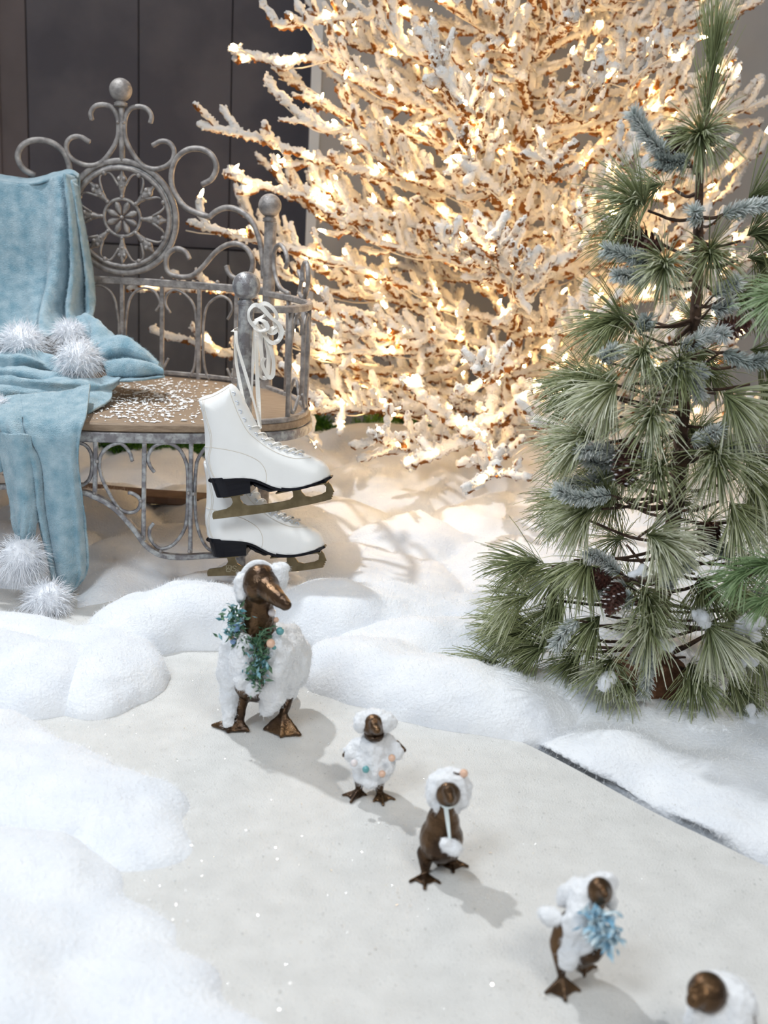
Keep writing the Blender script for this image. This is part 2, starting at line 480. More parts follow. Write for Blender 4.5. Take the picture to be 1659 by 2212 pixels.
# ------------------------------------------------------------------ walls and floor
def rectwall(name, x0, x1, z0, z1, y, th, m):
    V, F = box((x0, y, z0), (x1, y + th, z1)); o = mk(name, V, F, m, None, False); o['kind'] = 'structure'; return o
YW = 5.3
w = rectwall('wall_back', -4.2, 4.2, -0.05, 3.6, YW + 0.03, 0.1, 'wall_dark')
def panel(px0, px1, z0, z1, m, y=YW, th=0.03, name='panel', par=w):
    xa = PY(px0, 300, y)[0]; xb = PY(px1, 300, y)[0]
    V, F = box((xa, y, z0), (xb, y + th, z1))
    o = mk(name, V, F, m, par, False); return o
ORG['wall_back'] = np.zeros(3)
panel(-420, -14, 0, 3.6, 'wall_dark'); panel(-10, 2, 0, 3.6, 'wall_brown', YW - 0.01)
panel(4, 60, 0, 3.6, 'wall_brown'); panel(63, 298, 0.75, 3.6, 'wall_dark'); panel(301, 496, 0.75, 3.6, 'wall_dark'); panel(499, 780, 0.75, 3.6, 'wall_dark')
panel(63, 298, 0, 0.742, 'wall_plinth', YW - 0.05, 0.08); panel(301, 496, 0, 0.742, 'wall_plinth', YW - 0.05, 0.08); panel(499, 780, 0, 0.742, 'wall_plinth', YW - 0.05, 0.08)
# light grey pillar wall behind the flocked tree
xe = PY(690, 300, 4.95)[0]
p = rectwall('wall_right', xe, 4.2, -0.05, 3.6, 4.95, 0.34, 'wall_grey')
ORG['wall_right'] = np.zeros(3)
xl = PY(668, 300, 4.95)[0]
V, F = box((xl, 4.935, 0), (xe, 5.25, 3.6)); mk('lit_edge_strip', V, F, 'wall_edge_lit', p, False)  # lit corner of the pillar, painted as a pale strip
for k, px in enumerate((740, 1352)):
    x = PY(px, 300, 4.95)[0]
    V, F = box((x, 4.943, 0), (x + 0.012, 4.95, 3.6)); mk('joint_strip', V, F, 'wall_grey', p, False)
V, F = box((-4.2, -1.0, -0.09), (4.2, 5.3, -0.045)); fl = mk('floor', V, F, 'underfloor', None, False); fl['kind'] = 'structure'

# artificial ice: one sheet with a curved rim on the right
edge_px = [(640, 1380), (760, 1470), (900, 1520), (1050, 1572), (1130, 1604), (1250, 1665), (1400, 1748), (1520, 1806), (1659, 1872), (1800, 1930)]
rim = [G(x, y)[:2] for x, y in edge_px]
rim = [tuple(q) for q in spline(rim, 6)]
poly = [(-1.9, 2.5), (rim[0][0] - 0.3, 2.5)] + rim + [(1.3, 0.4), (-1.9, 0.4)]
V, F = plate(poly, 0.012, (0, 0, -0.012), (1, 0, 0), (0, 1, 0), (0, 0, 1))
ice = mk('ice_sheet', V, F, 'ice', None, False)
tag(ice, 'pale glittering sheet of artificial ice the ducks walk across', 'ice')

# ------------------------------------------------------------------ cotton batting snow
def heap(label, ells, voxel=0.014, amps=((9, 0.012), (26, 0.005), (70, 0.0016)), fz=26000, zmin=-0.04, smooth=8, cat='snow bank', name='snow_bank', clear=None):
    parts = []
    for c, r, *rot in ells:
        R = rotz(rot[0]) if rot else None
        parts.append(ball(c, r, 28, 18, R))
    V, F = blob(parts, voxel, smooth)
    V, F = rough(V, F, amps)
    V[:, 2] = np.maximum(V[:, 2], zmin)
    if clear is not None:                       # keep off the ice: stop just short of its rim
        R = np.array(clear); a = R[:-1]; e = R[1:] - a; w_ = V[:, None, :2] - a[None]
        t = np.clip((w_ * e).sum(-1) / (e * e).sum(-1), 0, 1); dv = w_ - t[..., None] * e; dd = np.sqrt((dv ** 2).sum(-1)); k = dd.argmin(1)
        nrm = np.stack([-e[:, 1], e[:, 0]], 1) / np.linalg.norm(e, axis=1)[:, None]
        nrm[nrm[:, 1] < 0] *= -1
        sd_ = (dv[np.arange(len(V)), k] * nrm[k]).sum(1); mar = np.interp(V[:, 0], [.3, .45, .7], [.001, .003, .010]) + .003 * vnoise(V, 18) + .03 * np.clip((.008 - V[:, 2]) / .016, 0, 1)
        push = np.where(sd_ < mar, mar - sd_, 0) * (V[:, 0] < 1.05)
        V[:, :2] += nrm[k] * push[:, None]
    b = V.min(0); t = V.max(0)
    o = thing(name, ((b[0] + t[0]) / 2, (b[1] + t[1]) / 2, b[2]), label, cat, 'snow banks of cotton batting')
    mk('batting', V, F, 'snow', o)
    if fz:
        f = fuzz(V, F, fz, 0.011, 0.00022, 'snow_fibre', 'loose_fibre', o, 0.1, 0.7); f['kind'] = 'stuff'
    return o
heap('white batting roll arching behind duck at left below the bench', [
    ((-0.40, 2.30, 0.0), (0.15, 0.125, 0.112)), ((-0.50, 2.24, 0.0), (0.12, 0.12, 0.09)), ((-0.30, 2.29, -0.01), (0.08, 0.10, 0.085))])
heap('plump rounded batting heap at left edge under the hanging throw', [
    ((-0.80, 1.97, -0.01), (0.28, 0.17, 0.085)), ((-0.63, 1.95, -0.01), (0.13, 0.155, 0.085)), ((-0.80, 2.20, -0.01), (0.22, 0.10, 0.055))])
heap('rounded batting lobe at left resting on ice beside the plump heap', [
    ((-0.505, 1.985, -0.01), (0.105, 0.175, 0.085)), ((-0.56, 2.10, -0.01), (0.12, 0.12, 0.07))])
heap('blurred batting bank on ice in the left foreground', [
    ((-0.62, 1.60, -0.015), (0.22, 0.15, 0.07)), ((-0.43, 1.52, -0.015), (0.17, 0.11, 0.055)), ((-0.32, 1.42, -0.02), (0.10, 0.085, 0.045)), ((-0.75, 1.68, 0.0), (0.24, 0.12, 0.07))])
heap('nearest out of focus batting bank filling the lower left corner', [
    ((-0.52, 1.10, -0.01), (0.26, 0.19, 0.07)), ((-0.30, 1.10, -0.02), (0.16, 0.12, 0.05)), ((-0.17, 1.02, -0.02), (0.12, 0.09, 0.045)), ((-0.56, 1.30, -0.01), (0.26, 0.14, 0.055)), ((-0.36, 1.22, -0.02), (0.15, 0.10, 0.045))])
heap('long white batting drift behind the ducks from duck to pine tree', [
    ((0.00, 2.08, -0.015), (0.155, 0.14, 0.095), -0.35), ((0.12, 1.99, -0.015), (0.20, 0.125, 0.10), -0.5), ((0.24, 1.95, -0.02), (0.15, 0.13, 0.09), -0.5), ((0.16, 2.22, 0.0), (0.26, 0.14, 0.075)), ((0.40, 2.06, -.01), (0.16, 0.14, 0.085))])
heap('batting mound at centre right behind bronze duck', [
    ((-0.10, 2.36, -0.005), (0.17, 0.13, 0.105)), ((0.04, 2.42, 0.0), (0.22, 0.15, 0.085)), ((0.28, 2.40, 0.0), (0.22, 0.16, 0.075)), ((0.5, 2.40, 0.0), (0.25, 0.18, 0.075))])
heap('flat batting spread at right below the green pine tree', [
    ((0.43, 1.80, -0.04), (0.16, 0.13, 0.07)), ((0.60, 1.72, -0.04), (0.20, 0.15, 0.07)), ((0.76, 1.62, -0.04), (0.19, 0.15, 0.07)), ((0.60, 2.0, -0.04), (0.30, 0.2, 0.085)), ((0.85, 1.9, -0.03), (0.3, 0.3, 0.085)), ((0.70, 2.25, -0.03), (0.4, 0.25, 0.085)), ((0.66, 1.57, -0.045), (0.13, 0.085, 0.05)), ((0.44, 1.685, -0.045), (0.11, 0.085, 0.05)), ((0.9, 1.45, -.045), (.2, .15, .065)), ((.36, 1.75, -.045), (.10, .07, .05)), ((.55, 1.60, -.045), (.10, .07, .05)), ((.76, 1.50, -.045), (.13, .1, .055)), ((1.15, 2.0, -.045), (.35, .4, .08)), ((1.2, 1.55, -.045), (.35, .3, .075))], clear=rim)
# the quilted field of batting behind, rising towards the tree
nx, ny = 230, 150
gx, gy = np.meshgrid(np.linspace(-2.2, 2.2, nx), np.linspace(2.36, 4.75, ny))
gx, gy = gx.ravel(), gy.ravel()
seeds = [(-1.3, 2.7), (-0.95, 2.75), (-0.62, 2.72), (-0.33, 2.62), (-0.02, 2.75), (0.10, 3.05), (-0.17, 3.15), (0.40, 2.85), (0.42, 3.25), (0.02, 3.52), (0.72, 3.0), (0.8, 3.5), (0.45, 3.75),
         (-0.50, 3.25), (-0.85, 3.2), (-1.2, 3.3), (-0.45, 3.75), (-0.8, 3.8), (-1.2, 3.8), (1.1, 2.7), (1.3, 3.3), (0.0, 4.05), (0.6, 4.2), (1.2, 4.1), (-0.3, 4.3), (0.7, 2.55), (-1.7, 2.9), (-1.7, 3.6), (1.8, 3)]
sd = np.array(seeds); wob = np.stack([gx + 0.07 * vnoise(np.stack([gx, gy, gx * 0], 1), 4), gy + 0.07 * vnoise(np.stack([gy, gx, gx * 0 + 3], 1), 4)], 1)
D = np.sort(np.sqrt(((wob[:, None, :] * [1, 1.0] - sd[None] * [1, 1.0]) ** 2).sum(-1)), 1)
cre = np.clip((D[:, 1] - D[:, 0]) / 0.16, 0, 1)
base = np.interp(gy, [2.36, 2.6, 3.0, 3.4, 3.8, 4.1, 4.4, 4.75], [-0.03, 0.0, 0.03, 0.05, 0.075, 0.07, 0.03, -0.05])
left = np.clip((-gx - 0.2) / 0.35, 0, 1) * np.clip((gy - 3.2) / 0.3, 0, 1)
base = base - 0.035 * left
hump = 0.075 * np.exp(-((gx - 0.05) / 0.42) ** 2 - ((gy - 4.02) / 0.28) ** 2) + 0.06 * np.exp(-((gx - 0.75) / 0.4) ** 2 - ((gy - 3.9) / 0.4) ** 2)
gz = base + hump + 0.055 * np.sqrt(cre) - 0.02
P3 = np.stack([gx, gy, gz], 1)
gz = gz + 0.012 * vnoise(P3, 9) + 0.005 * vnoise(P3, 28) + 0.0018 * vnoise(P3, 75)
V = np.stack([gx, gy, gz], 1)
i = np.arange(ny - 1)[:, None] * nx + np.arange(nx - 1)[None]
F = np.stack([i, i + 1, i + nx + 1, i + nx], -1).reshape(-1, 4)
# give the blanket of batting a body: drop a skirt to the floor
bd = list(range(nx)) + [r * nx + nx - 1 for r in range(1, ny)] + [(ny - 1) * nx + c for c in range(nx - 2, -1, -1)] + [r * nx for r in range(ny - 2, 0, -1)]
n0 = len(V); V = np.vstack([V, np.stack([V[bd, 0], V[bd, 1], np.full(len(bd), -0.045)], 1)])
F = F.tolist() + [[bd[k], n0 + k, n0 + (k + 1) % len(bd), bd[(k + 1) % len(bd)]] for k in range(len(bd))]
t = thing('snow_blanket', (0, 3.3, -0.045), 'quilted field of white batting under the bench and lit tree', 'snow bank', 'snow banks of cotton batting')
mk('batting', V, F, 'snow', t)
f = fuzz(V[:n0], F[:(nx - 1) * (ny - 1)], 5000, 0.014, 0.0003, 'snow_fibre', 'loose_fibre', t, 0.1, 0.8); f['kind'] = 'stuff'
# dark board edging seen under the bench
a = PY(150, 1055, 3.32); b = PY(442, 1080, 3.22)
V, F = bar(spline([a + (-0.5, 0.1, 0), a, (a + b) / 2 + (0, -0.01, 0), b], 6), 0.10, 0.022, (0, 0, 1))
o = mk('edging_board', V, F, 'board', None, False, org=(a[0], a[1], a[2]))
tag(o, 'dark brown edging board lying in snow under the bench', 'board')
# ------------------------------------------------------------------ iron garden bench
BXC = PY(264, 600, 3.36)[0]                       # its middle
def mirror(V): V = np.array(V, float); V[..., 0] = 2 * BXC - V[..., 0]; return V
def yback(x): return 3.36 - 0.68 * (x - BXC) ** 2
def yfront(x): return 2.50 + 0.42 * (x - BXC) ** 2
XB = PY(580, 640, 3.22)[0]; XF = PY(528, 800, 2.585)[0]   # rear and front right posts
BACK = [(x, yback(x)) for x in np.linspace(2 * BXC - XB - 0.3, XB + 0.3, 60)]
FRONT = [(x, yfront(x)) for x in np.linspace(2 * BXC - XF - 0.3, XF + 0.3, 60)]
SIDE = [tuple(q) for q in spline([(XB, yback(XB)), (-0.262, 3.03), (-0.215, 2.83), (-0.245, 2.68), (XF, yfront(XF))], 12)]
seat_z = PY(300, 920, 2.50)[2]
outl = [(x, yback(x) + 0.01) for x in np.linspace(BXC, XB, 12)] + [(x + 0.012, y) for x, y in SIDE[1:-1]] + [(x, yfront(x)) for x in np.linspace(XF, BXC, 12)]
outl = np.array(outl + [(2 * BXC - x, y) for x, y in outl[::-1][1:-1]])
cen = outl.mean(0)
bench = thing('garden_bench', (BXC, 2.95, 0.0), 'weathered grey wrought iron garden bench with round wooden seat', 'bench')
def bpart(name, vf, m='iron', smooth=True, par=None):
    return mk(name, vf[0], vf[1], m, par or bench, smooth)
def both(name, vf, m='iron', smooth=True):
    o = bpart(name, vf, m, smooth)
    o2 = bpart(name, (mirror(vf[0]), [list(f)[::-1] for f in vf[1]]), m, smooth); return o, o2
# seat: wooden round with soft edge, steel band under it
def ring3(off, z): return [np.array([cen[0] + (x - cen[0]) * off, cen[1] + (y - cen[1]) * off, z]) for x, y in outl]
n = len(outl); rows = [ring3(0.985, seat_z - 0.022), ring3(1.0, seat_z - 0.018), ring3(1.0, seat_z - 0.004), ring3(0.99, seat_z)]
V = np.vstack(rows); F = [[i * n + k, i * n + (k + 1) % n, (i + 1) * n + (k + 1) % n, (i + 1) * n + k] for i in range(3) for k in range(n)] + [list(range(3 * n, 4 * n)), list(range(n))[::-1]]
seat = bpart('seat', (V, F), 'seat_wood', False)
sp = np.array([[x, y, seat_z - 0.033] for x, y in outl])
bpart('seat_rim', bar(sp, 0.012, 0.024, (0, 0, 1), True), 'iron_dark', False)
# posts with ball finials
def finial(x, y, z, r, name='ball_finial'):
    mb = MB(); mb.add(ball((x, y, z), r, 24, 16)); mb.add(lathe((x, y, z - r - 0.012), [(r * .55, 0), (r * .62, .003), (r * .55, .006), (r * .6, .009), (r * .4, .013), (r * .4, .018)], 20))
    return np.vstack(mb.V), mb.F
zfa = PY(528, 660, 2.585)[2]; zba = PY(583, 480, yback(XB))[2]
both('front_post', lathe((XF, yfront(XF), 0.0), [(0.012, 0), (0.012, PY(512, 1205, 2.58)[2]), (0.0185, PY(512, 1200, 2.58)[2]), (0.0185, zfa)], 12), 'iron_dark', False)
both('rear_post', lathe((XB, yback(XB), 0.0), [(0.0175, 0), (0.0175, zba)], 12), 'iron', False)
b1 = PY(531, 618, 2.585); both('ball_finial', finial(b1[0], yfront(XF), b1[2], 0.0325), 'iron_dark')
b2 = PY(583, 444, yback(XB)); both('ball_finial', finial(b2[0], yback(XB), b2[2], 0.0325), 'iron')
# ---- back: scrolls traced on the bowed back sheet
def onb(pts, dy=0.0): return [onwall(x, y, BACK) + np.array([0, dy, 0]) for x, y in pts]
def c1(pts): return [(x / 2.37, 150 + y / 2.37) for x, y in pts]
def scroll(name, P, r=0.0072, mir=True, m='iron', n=7, s=8):
    vf = tube(spline(P, n), r, s)
    if mir: return both(name, vf, m)
    return bpart(name, vf, m)
scroll('scroll', onb(c1([(770, 275), (775, 240), (755, 205), (715, 190), (670, 200), (645, 240), (637, 300), (645, 360), (680, 430), (730, 490), (790, 510), (850, 495), (885, 460), (890, 410), (865, 375), (825, 368), (780, 390)])), 0.0072)
scroll('scroll', onb(c1([(1035, 590), (1085, 560), (1108, 500), (1085, 440), (1030, 408), (960, 412), (905, 455), (880, 520), (880, 590), (905, 650), (950, 705), (1010, 735), (1070, 755)])), 0.0085)
scroll('scroll', onb(c1([(1070, 757), (1110, 725), (1160, 708), (1220, 720), (1280, 765), (1315, 830), (1335, 900), (1345, 975), (1350, 1070)])), 0.0085)
scroll('scroll', onb(c1([(970, 970), (950, 935), (905, 918), (862, 945), (850, 1000), (870, 1045), (925, 1063), (985, 1055), (1040, 1010), (1100, 940), (1160, 900), (1220, 893), (1270, 925), (1295, 980), (1285, 1040), (1240, 1075), (1195, 1065), (1170, 1040), (1160, 1005)])), 0.0080)
a, b = onb(c1([(622, 165), (625, 472)])); bpart('centre_post', tube(spline([a, b], 4), 0.0085, 10))
fc = onb(c1([(618, 105)]))[0]; bpart('ball_finial', finial(fc[0], fc[1], fc[2], 0.0325))
for q in c1([(606, 272), (635, 272)]): bpart('rivet', ball(onwall(*q, BACK) - (0, 0.008, 0), 0.005, 8, 6))
# medallion
mc = onwall(264, 470, BACK); kpx = FPX / np.dot(mc - CAM, _fw)        # pixels per metre there
ex = norm(np.array([1.0, 0, -0.012])); ez = np.array([0, 0, 1.0]); en = np.array([0, -1.0, 0])
def circ(r, n=64, dy=0.0): return np.array([mc + ex * r * math.cos(t) + ez * r * math.sin(t) + en * dy for t in np.arange(n) * 2 * math.pi / n])
px = 1 / kpx
bpart('medallion_ring', bar(circ(117 * px), 0.016, 11 * px, (0, 1, 0), True))
bpart('medallion_ring', tube(circ(102.5 * px, dy=0.004), 5.2 * px, 10, True))
bpart('medallion_ring', tube(circ(107 * px, dy=0.0), 3.2 * px, 8, True), 'iron_dark')
bpart('hub_ring', tube(circ(39 * px), 3.6 * px, 8, True))
hubm = bpart('hub_bead', ball(mc + en * 0.006, 4.5 * px, 10, 8))
def polar(r, l, ang, dy=0.0):
    d = ex * math.sin(ang) + ez * math.cos(ang); s = ex * math.cos(ang) - ez * math.sin(ang)
    return mc + d * r * px + s * l * px + en * dy
for k in range(8):
    a = k * math.pi / 4
    d = ex * math.sin(a) + ez * math.cos(a); s = ex * math.cos(a) - ez * math.sin(a)
    half = [(42, 3), (44, 5), (50, 4.5), (60, 7.5), (70, 10), (78, 11), (84, 10), (90, 5), (94, 4), (101, 0.5)]
    outl2 = [(v * px, w_ * px) for v, w_ in half] + [(v * px, -w_ * px) for v, w_ in half[::-1]]
    mb = MB(); mb.add(inflate(outl2, 0.008, 8 * px, 3 * px, mc, d, s, en))
    for sg in (-1, 1):
        P = [polar(66, 7 * sg, a, .004), polar(76, 13 * sg, a, .005), polar(86, 20 * sg, a, .006), polar(91, 27 * sg, a, .005), polar(90, 33 * sg, a, .002)]
        mb.add(tube(spline(P, 5), np.linspace(3.2, 1.6, 21) * px, 7))
        mb.add(ball(polar(80, 5.5 * sg, a, .007), (5 * px, 4 * px, 5 * px), 8, 6))
    mb.add(ball(polar(43, 0, a, .003), 4.3 * px, 8, 6)); mb.add(ball(polar(64, 0, a, .007), 3.4 * px, 8, 6))
    mb.build('fleur_spoke', MATS['iron'], bench)
    bpart('bead', ball(polar(97, 0, a + math.pi / 8, .006), 5.2 * px, 10, 8))
    a2 = a + math.pi / 8; d = ex * math.sin(a2) + ez * math.cos(a2); s = ex * math.cos(a2) - ez * math.sin(a2)
    pet = [(6, 1), (14, 4.5), (22, 7), (29, 6.2), (34, 3.5), (37, .5)]
    pp = [(v * px, w_ * px) for v, w_ in pet] + [(v * px, -w_ * px) for v, w_ in pet[::-1]]
    bpart('petal', inflate(pp, 0.006, 6 * px, 2.5 * px, mc, d, s, en))
# back rail and the balusters under it
rail = [onwall(x, y, BACK) for x, y in ((264, 605), (350, 611), (430, 617), (505, 624), (575, 632))]
rz = np.interp; zr = [q[2] for q in rail]
zrail = float(np.mean(zr))
R3 = np.array([(x, yback(x), zrail) for x in np.linspace(2 * BXC - XB, XB, 40)])
bpart('back_rail', bar(R3, 0.012, 0.022, (0, 0, 1)), smooth=False)
R3b = R3.copy(); R3b[:, 2] = seat_z + 0.012; bpart('back_rail', bar(R3b, 0.010, 0.012, (0, 0, 1)), smooth=False)
for xpx, mir in ((264, False), (350, True), (430, True), (510, True)):
    x = onwall(xpx, 700, BACK)[0]
    vf = bar([(x, yback(x), seat_z), (x, yback(x), zrail)], 0.0125, 0.010, (0, 1, 0))
    both('baluster', vf, smooth=False) if mir else bpart('baluster', vf, smooth=False)
for P in ([(271, 735), (273, 690), (283, 642), (308, 622), (334, 630), (346, 655), (337, 672)],
          [(408, 815), (420, 792), (425, 740), (424, 690), (418, 658), (400, 636), (378, 626), (362, 636), (358, 656), (368, 676)],
          [(452, 820), (442, 792), (439, 740), (441, 690), (450, 658), (475, 640), (495, 648), (502, 668), (492, 690)],
          [(351, 805), (356, 790), (364, 774)], [(505, 832), (498, 812), (491, 796)]):
    scroll('baluster_scroll', onb(P, -0.002), 0.0042, True, s=6)
for q in ((264, 597), (350, 604), (388, 604), (470, 612)): bpart('rivet', ball(onwall(*q, BACK) + (0, 0, 0.003), 0.006, 8, 6))
# ---- arms
za = PY(600, 668, 2.65)[2]
S3 = np.array([(x, y, za) for x, y in SIDE]); both('arm_rail', bar(S3, 0.016, 0.017, (0, 0, 1)), smooth=False)
S3s = S3.copy(); S3s[:, 2] = seat_z + 0.004; both('arm_lower_rail', bar(S3s, 0.016, 0.012, (0, 0, 1)), smooth=False)
SB = SIDE[:30]; SF = SIDE[20:]
def c6(pts): return [(470 + x / 3.814, 400 + y / 3.814) for x, y in pts]
def sidepath(pts):   # (s along the arm 0 rear - 1 front, height px-free in metres above the rail)
    S = np.array(SIDE); L = np.concatenate([[0], np.cumsum(np.linalg.norm(np.diff(S, axis=0), axis=1))]); L /= L[-1]
    return [np.array([np.interp(s, L, S[:, 0]), np.interp(s, L, S[:, 1]), z]) for s, z in pts]
H = za
scroll('arm_scroll', sidepath([(0.16, H + .078), (0.175, H + .10), (0.15, H + .125), (0.10, H + .14), (0.055, H + .125), (0.045, H + .09), (0.07, H + .05), (0.12, H + .022), (0.20, H + .012)]), 0.0065)
scroll('arm_scroll', sidepath([(0.30, H + .075), (0.345, H + .055), (0.33, H + .02), (0.40, H + .01), (0.455, H + .035), (0.47, H + .07), (0.44, H + .098), (0.39, H + .10), (0.36, H + .08), (0.37, H + .05)]), 0.0065)
h = seat_z
for s_ in (0.2, 0.42, 0.62, 0.82):
    q = sidepath([(s_, h), (s_, H)]); both('arm_baluster', tube(spline(q, 3), 0.0062, 8))
for s_ in (0.31, 0.72):
    for sg in (-1, 1):
        D = 0.095
        scroll('arm_scroll', sidepath([(s_ + sg * .02, h + .055), (s_ + sg * .06, h + .02), (s_ + sg * (D - .01), h + .03), (s_ + sg * D, h + .09), (s_ + sg * D, (h + H) / 2), (s_ + sg * D, H - .09), (s_ + sg * (D - .015), H - .035), (s_ + sg * .05, H - .018), (s_ + sg * .015, H - .04), (s_ + sg * .02, H - .065)]), 0.0048, s=6)
# ---- apron below the seat
def onf(pts): return [onwall(x, y, FRONT, False) for x, y in pts]
A = [(172, 1062), (202, 1071), (237, 1089), (266, 1114), (295, 1149), (312, 1173), (332, 1190), (353, 1199), (391, 1203), (449, 1200), (505, 1198)]
ac = onf(A); cz = ac[0][2] + 0.006
arch = [mirror(q) for q in ac[::-1]] + [np.array([BXC, yfront(BXC), cz])] + ac
bpart('apron_arch', bar(spline(arch, 5), 0.012, 0.020, (0, 1, 0))[0:2], 'iron_dark', False)
for P in ([(286, 996), (280, 977), (266, 961), (253, 958), (233, 966), (218, 983), (215, 1004), (220, 1031), (233, 1060), (253, 1093), (268, 1104), (283, 1107), (297, 1101), (304, 1087), (299, 1074), (287, 1066), (277, 1064)],
          [(334, 1020), (324, 1006), (320, 987), (330, 967), (347, 958), (364, 957), (386, 969), (399, 991), (405, 1016), (406, 1064), (404, 1112), (399, 1141), (384, 1166), (368, 1180), (347, 1185), (332, 1174), (323, 1157), (324, 1141), (332, 1130)],
          [(444, 966), (430, 987), (424, 1008), (421, 1064), (424, 1122), (434, 1160), (449, 1184), (468, 1192)],
          [(172, 956), (187, 964), (197, 981), (199, 1008), (193, 1035), (177, 1049), (160, 1052)]):
    scroll('apron_scroll', onf(P), 0.0046, True, 'iron_dark', s=7)
for x0, y0, y1 in ((207, 948, 1068), (312, 948, 1166), (413, 948, 1194)):
    both('apron_bar', bar(spline(onf([(x0, y0), (x0 - 2, y1)]), 3), 0.010, 0.010, (0, 1, 0)), 'iron_dark', False)
for q in ((205, 1065), (254, 1097), (309, 1159), (348, 1190), (410, 1190), (211, 996), (305, 1081), (408, 1064), (419, 1066)):
    both('rivet', ball(onwall(*q, FRONT, False) - (0, 0.006, 0), 0.0048, 8, 6), 'iron')
# flakes of paper snow lying on the seat
mb = MB()
for k in range(900):
    px_, py_ = random.gauss(330, 62), random.gauss(862, 26)
    if random.random() < 0.3: px_, py_ = random.uniform(190, 520), random.uniform(822, 912)
    q = G(px_, py_, seat_z + 0.0012)
    if not (abs(q[0] - BXC) < 0.5 and q[1] < yback(q[0]) - 0.03 and q[1] > yfront(q[0]) + .01): continue
    r = abs(random.gauss(0, 0.0035)) + 0.0012; a0 = random.uniform(0, 6.3)
    m_ = random.randint(4, 6)
    Vt = [q + np.array([r * random.uniform(.3, 1.3) * math.cos(a0 + 2 * math.pi * j / m_), 1.2 * r * random.uniform(.3, 1.3) * math.sin(a0 + 2 * math.pi * j / m_), random.uniform(0, .0015)]) for j in range(m_)] + [q + np.array([0, 0, 0.003])]
    mb.add((Vt, [[j, (j + 1) % m_, m_] for j in range(m_)]))
o = mb.build('snow_flakes', MATS['flake'], None, False, org=(BXC, 2.9, seat_z)); tag(o, 'loose white paper snow flakes scattered on the wooden seat', 'snow flakes', kind='stuff')
# ------------------------------------------------------------------ pair of ice skates hanging from the front post
def c3(pts): return [(400 + x / 4.608, 800 + y / 4.608) for x, y in pts]
SKY = 2.50
_A = PY(500, 1000, SKY); _B = PY(501, 1000, SKY); SPX = np.linalg.norm(_B - _A)
H0 = c3([(250, 1068)])[0]                                    # heel corner, origin of the skate's own 2-D outline
def loc2(pts): return [((x - H0[0]) * SPX, (H0[1] - y) * SPX) for x, y in c3(pts)]
BOOT = [(168, 275), (300, 230), (400, 178), (480, 130), (512, 132), (560, 172), (610, 260), (680, 400), (740, 520), (775, 592), (850, 650), (960, 715), (1080, 760), (1200, 800), (1320, 842), (1400, 885), (1448, 945), (1466, 1015),
        (1462, 1040), (1300, 1080), (1150, 1120), (1000, 1122), (900, 1098), (800, 1055), (700, 1030), (550, 1030), (350, 1050), (252, 1074), (226, 980), (203, 850), (214, 700), (208, 550), (190, 400)]
SOLE = [(252, 1066), (350, 1040), (550, 1018), (700, 1020), (800, 1045), (900, 1090), (1000, 1112), (1150, 1112), (1300, 1072), (1465, 1020), (1466, 1047), (1300, 1100), (1150, 1138), (1000, 1152), (900, 1130), (800, 1092), (690, 1062), (500, 1062), (262, 1105)]
SHANK = [(660, 1050), (800, 1085), (900, 1125), (1040, 1148), (960, 1175), (880, 1197), (820, 1193), (740, 1162), (670, 1120)]
HEEL = [(255, 1085), (400, 1055), (560, 1040), (680, 1050), (684, 1188), (500, 1218), (310, 1258)]
BLADE = [(275, 1415), (400, 1385), (452, 1352), (474, 1312), (462, 1272), (430, 1240), (545, 1218), (548, 1280), (572, 1322), (620, 1345), (750, 1335), (950, 1300), (1050, 1275), (1088, 1240), (1085, 1195), (1060, 1150), (1155, 1130), (1172, 1190), (1212, 1233), (1270, 1240), (1370, 1210), (1416, 1182), (1420, 1132), (1378, 1088),
         (1430, 1070), (1470, 1115), (1500, 1182), (1484, 1190), (1491, 1206), (1477, 1214), (1485, 1230), (1469, 1238), (1475, 1252), (1460, 1260), (1300, 1305), (1100, 1350), (900, 1395), (600, 1445), (400, 1475), (265, 1495), (258, 1470), (260, 1435)]
EYES = [(545, 203), (578, 290), (610, 372), (648, 452), (695, 530), (752, 600), (820, 657), (893, 705), (968, 738), (1043, 765), (1118, 785), (1185, 802)]
PLATE1 = [(400, 1240), (600, 1208), (602, 1218), (402, 1250)]
PLATE2 = [(930, 1186), (1440, 1068), (1442, 1079), (932, 1198)]
def smooth2(p, n=3): return [tuple(q) for q in spline(np.array(p), n, True)]
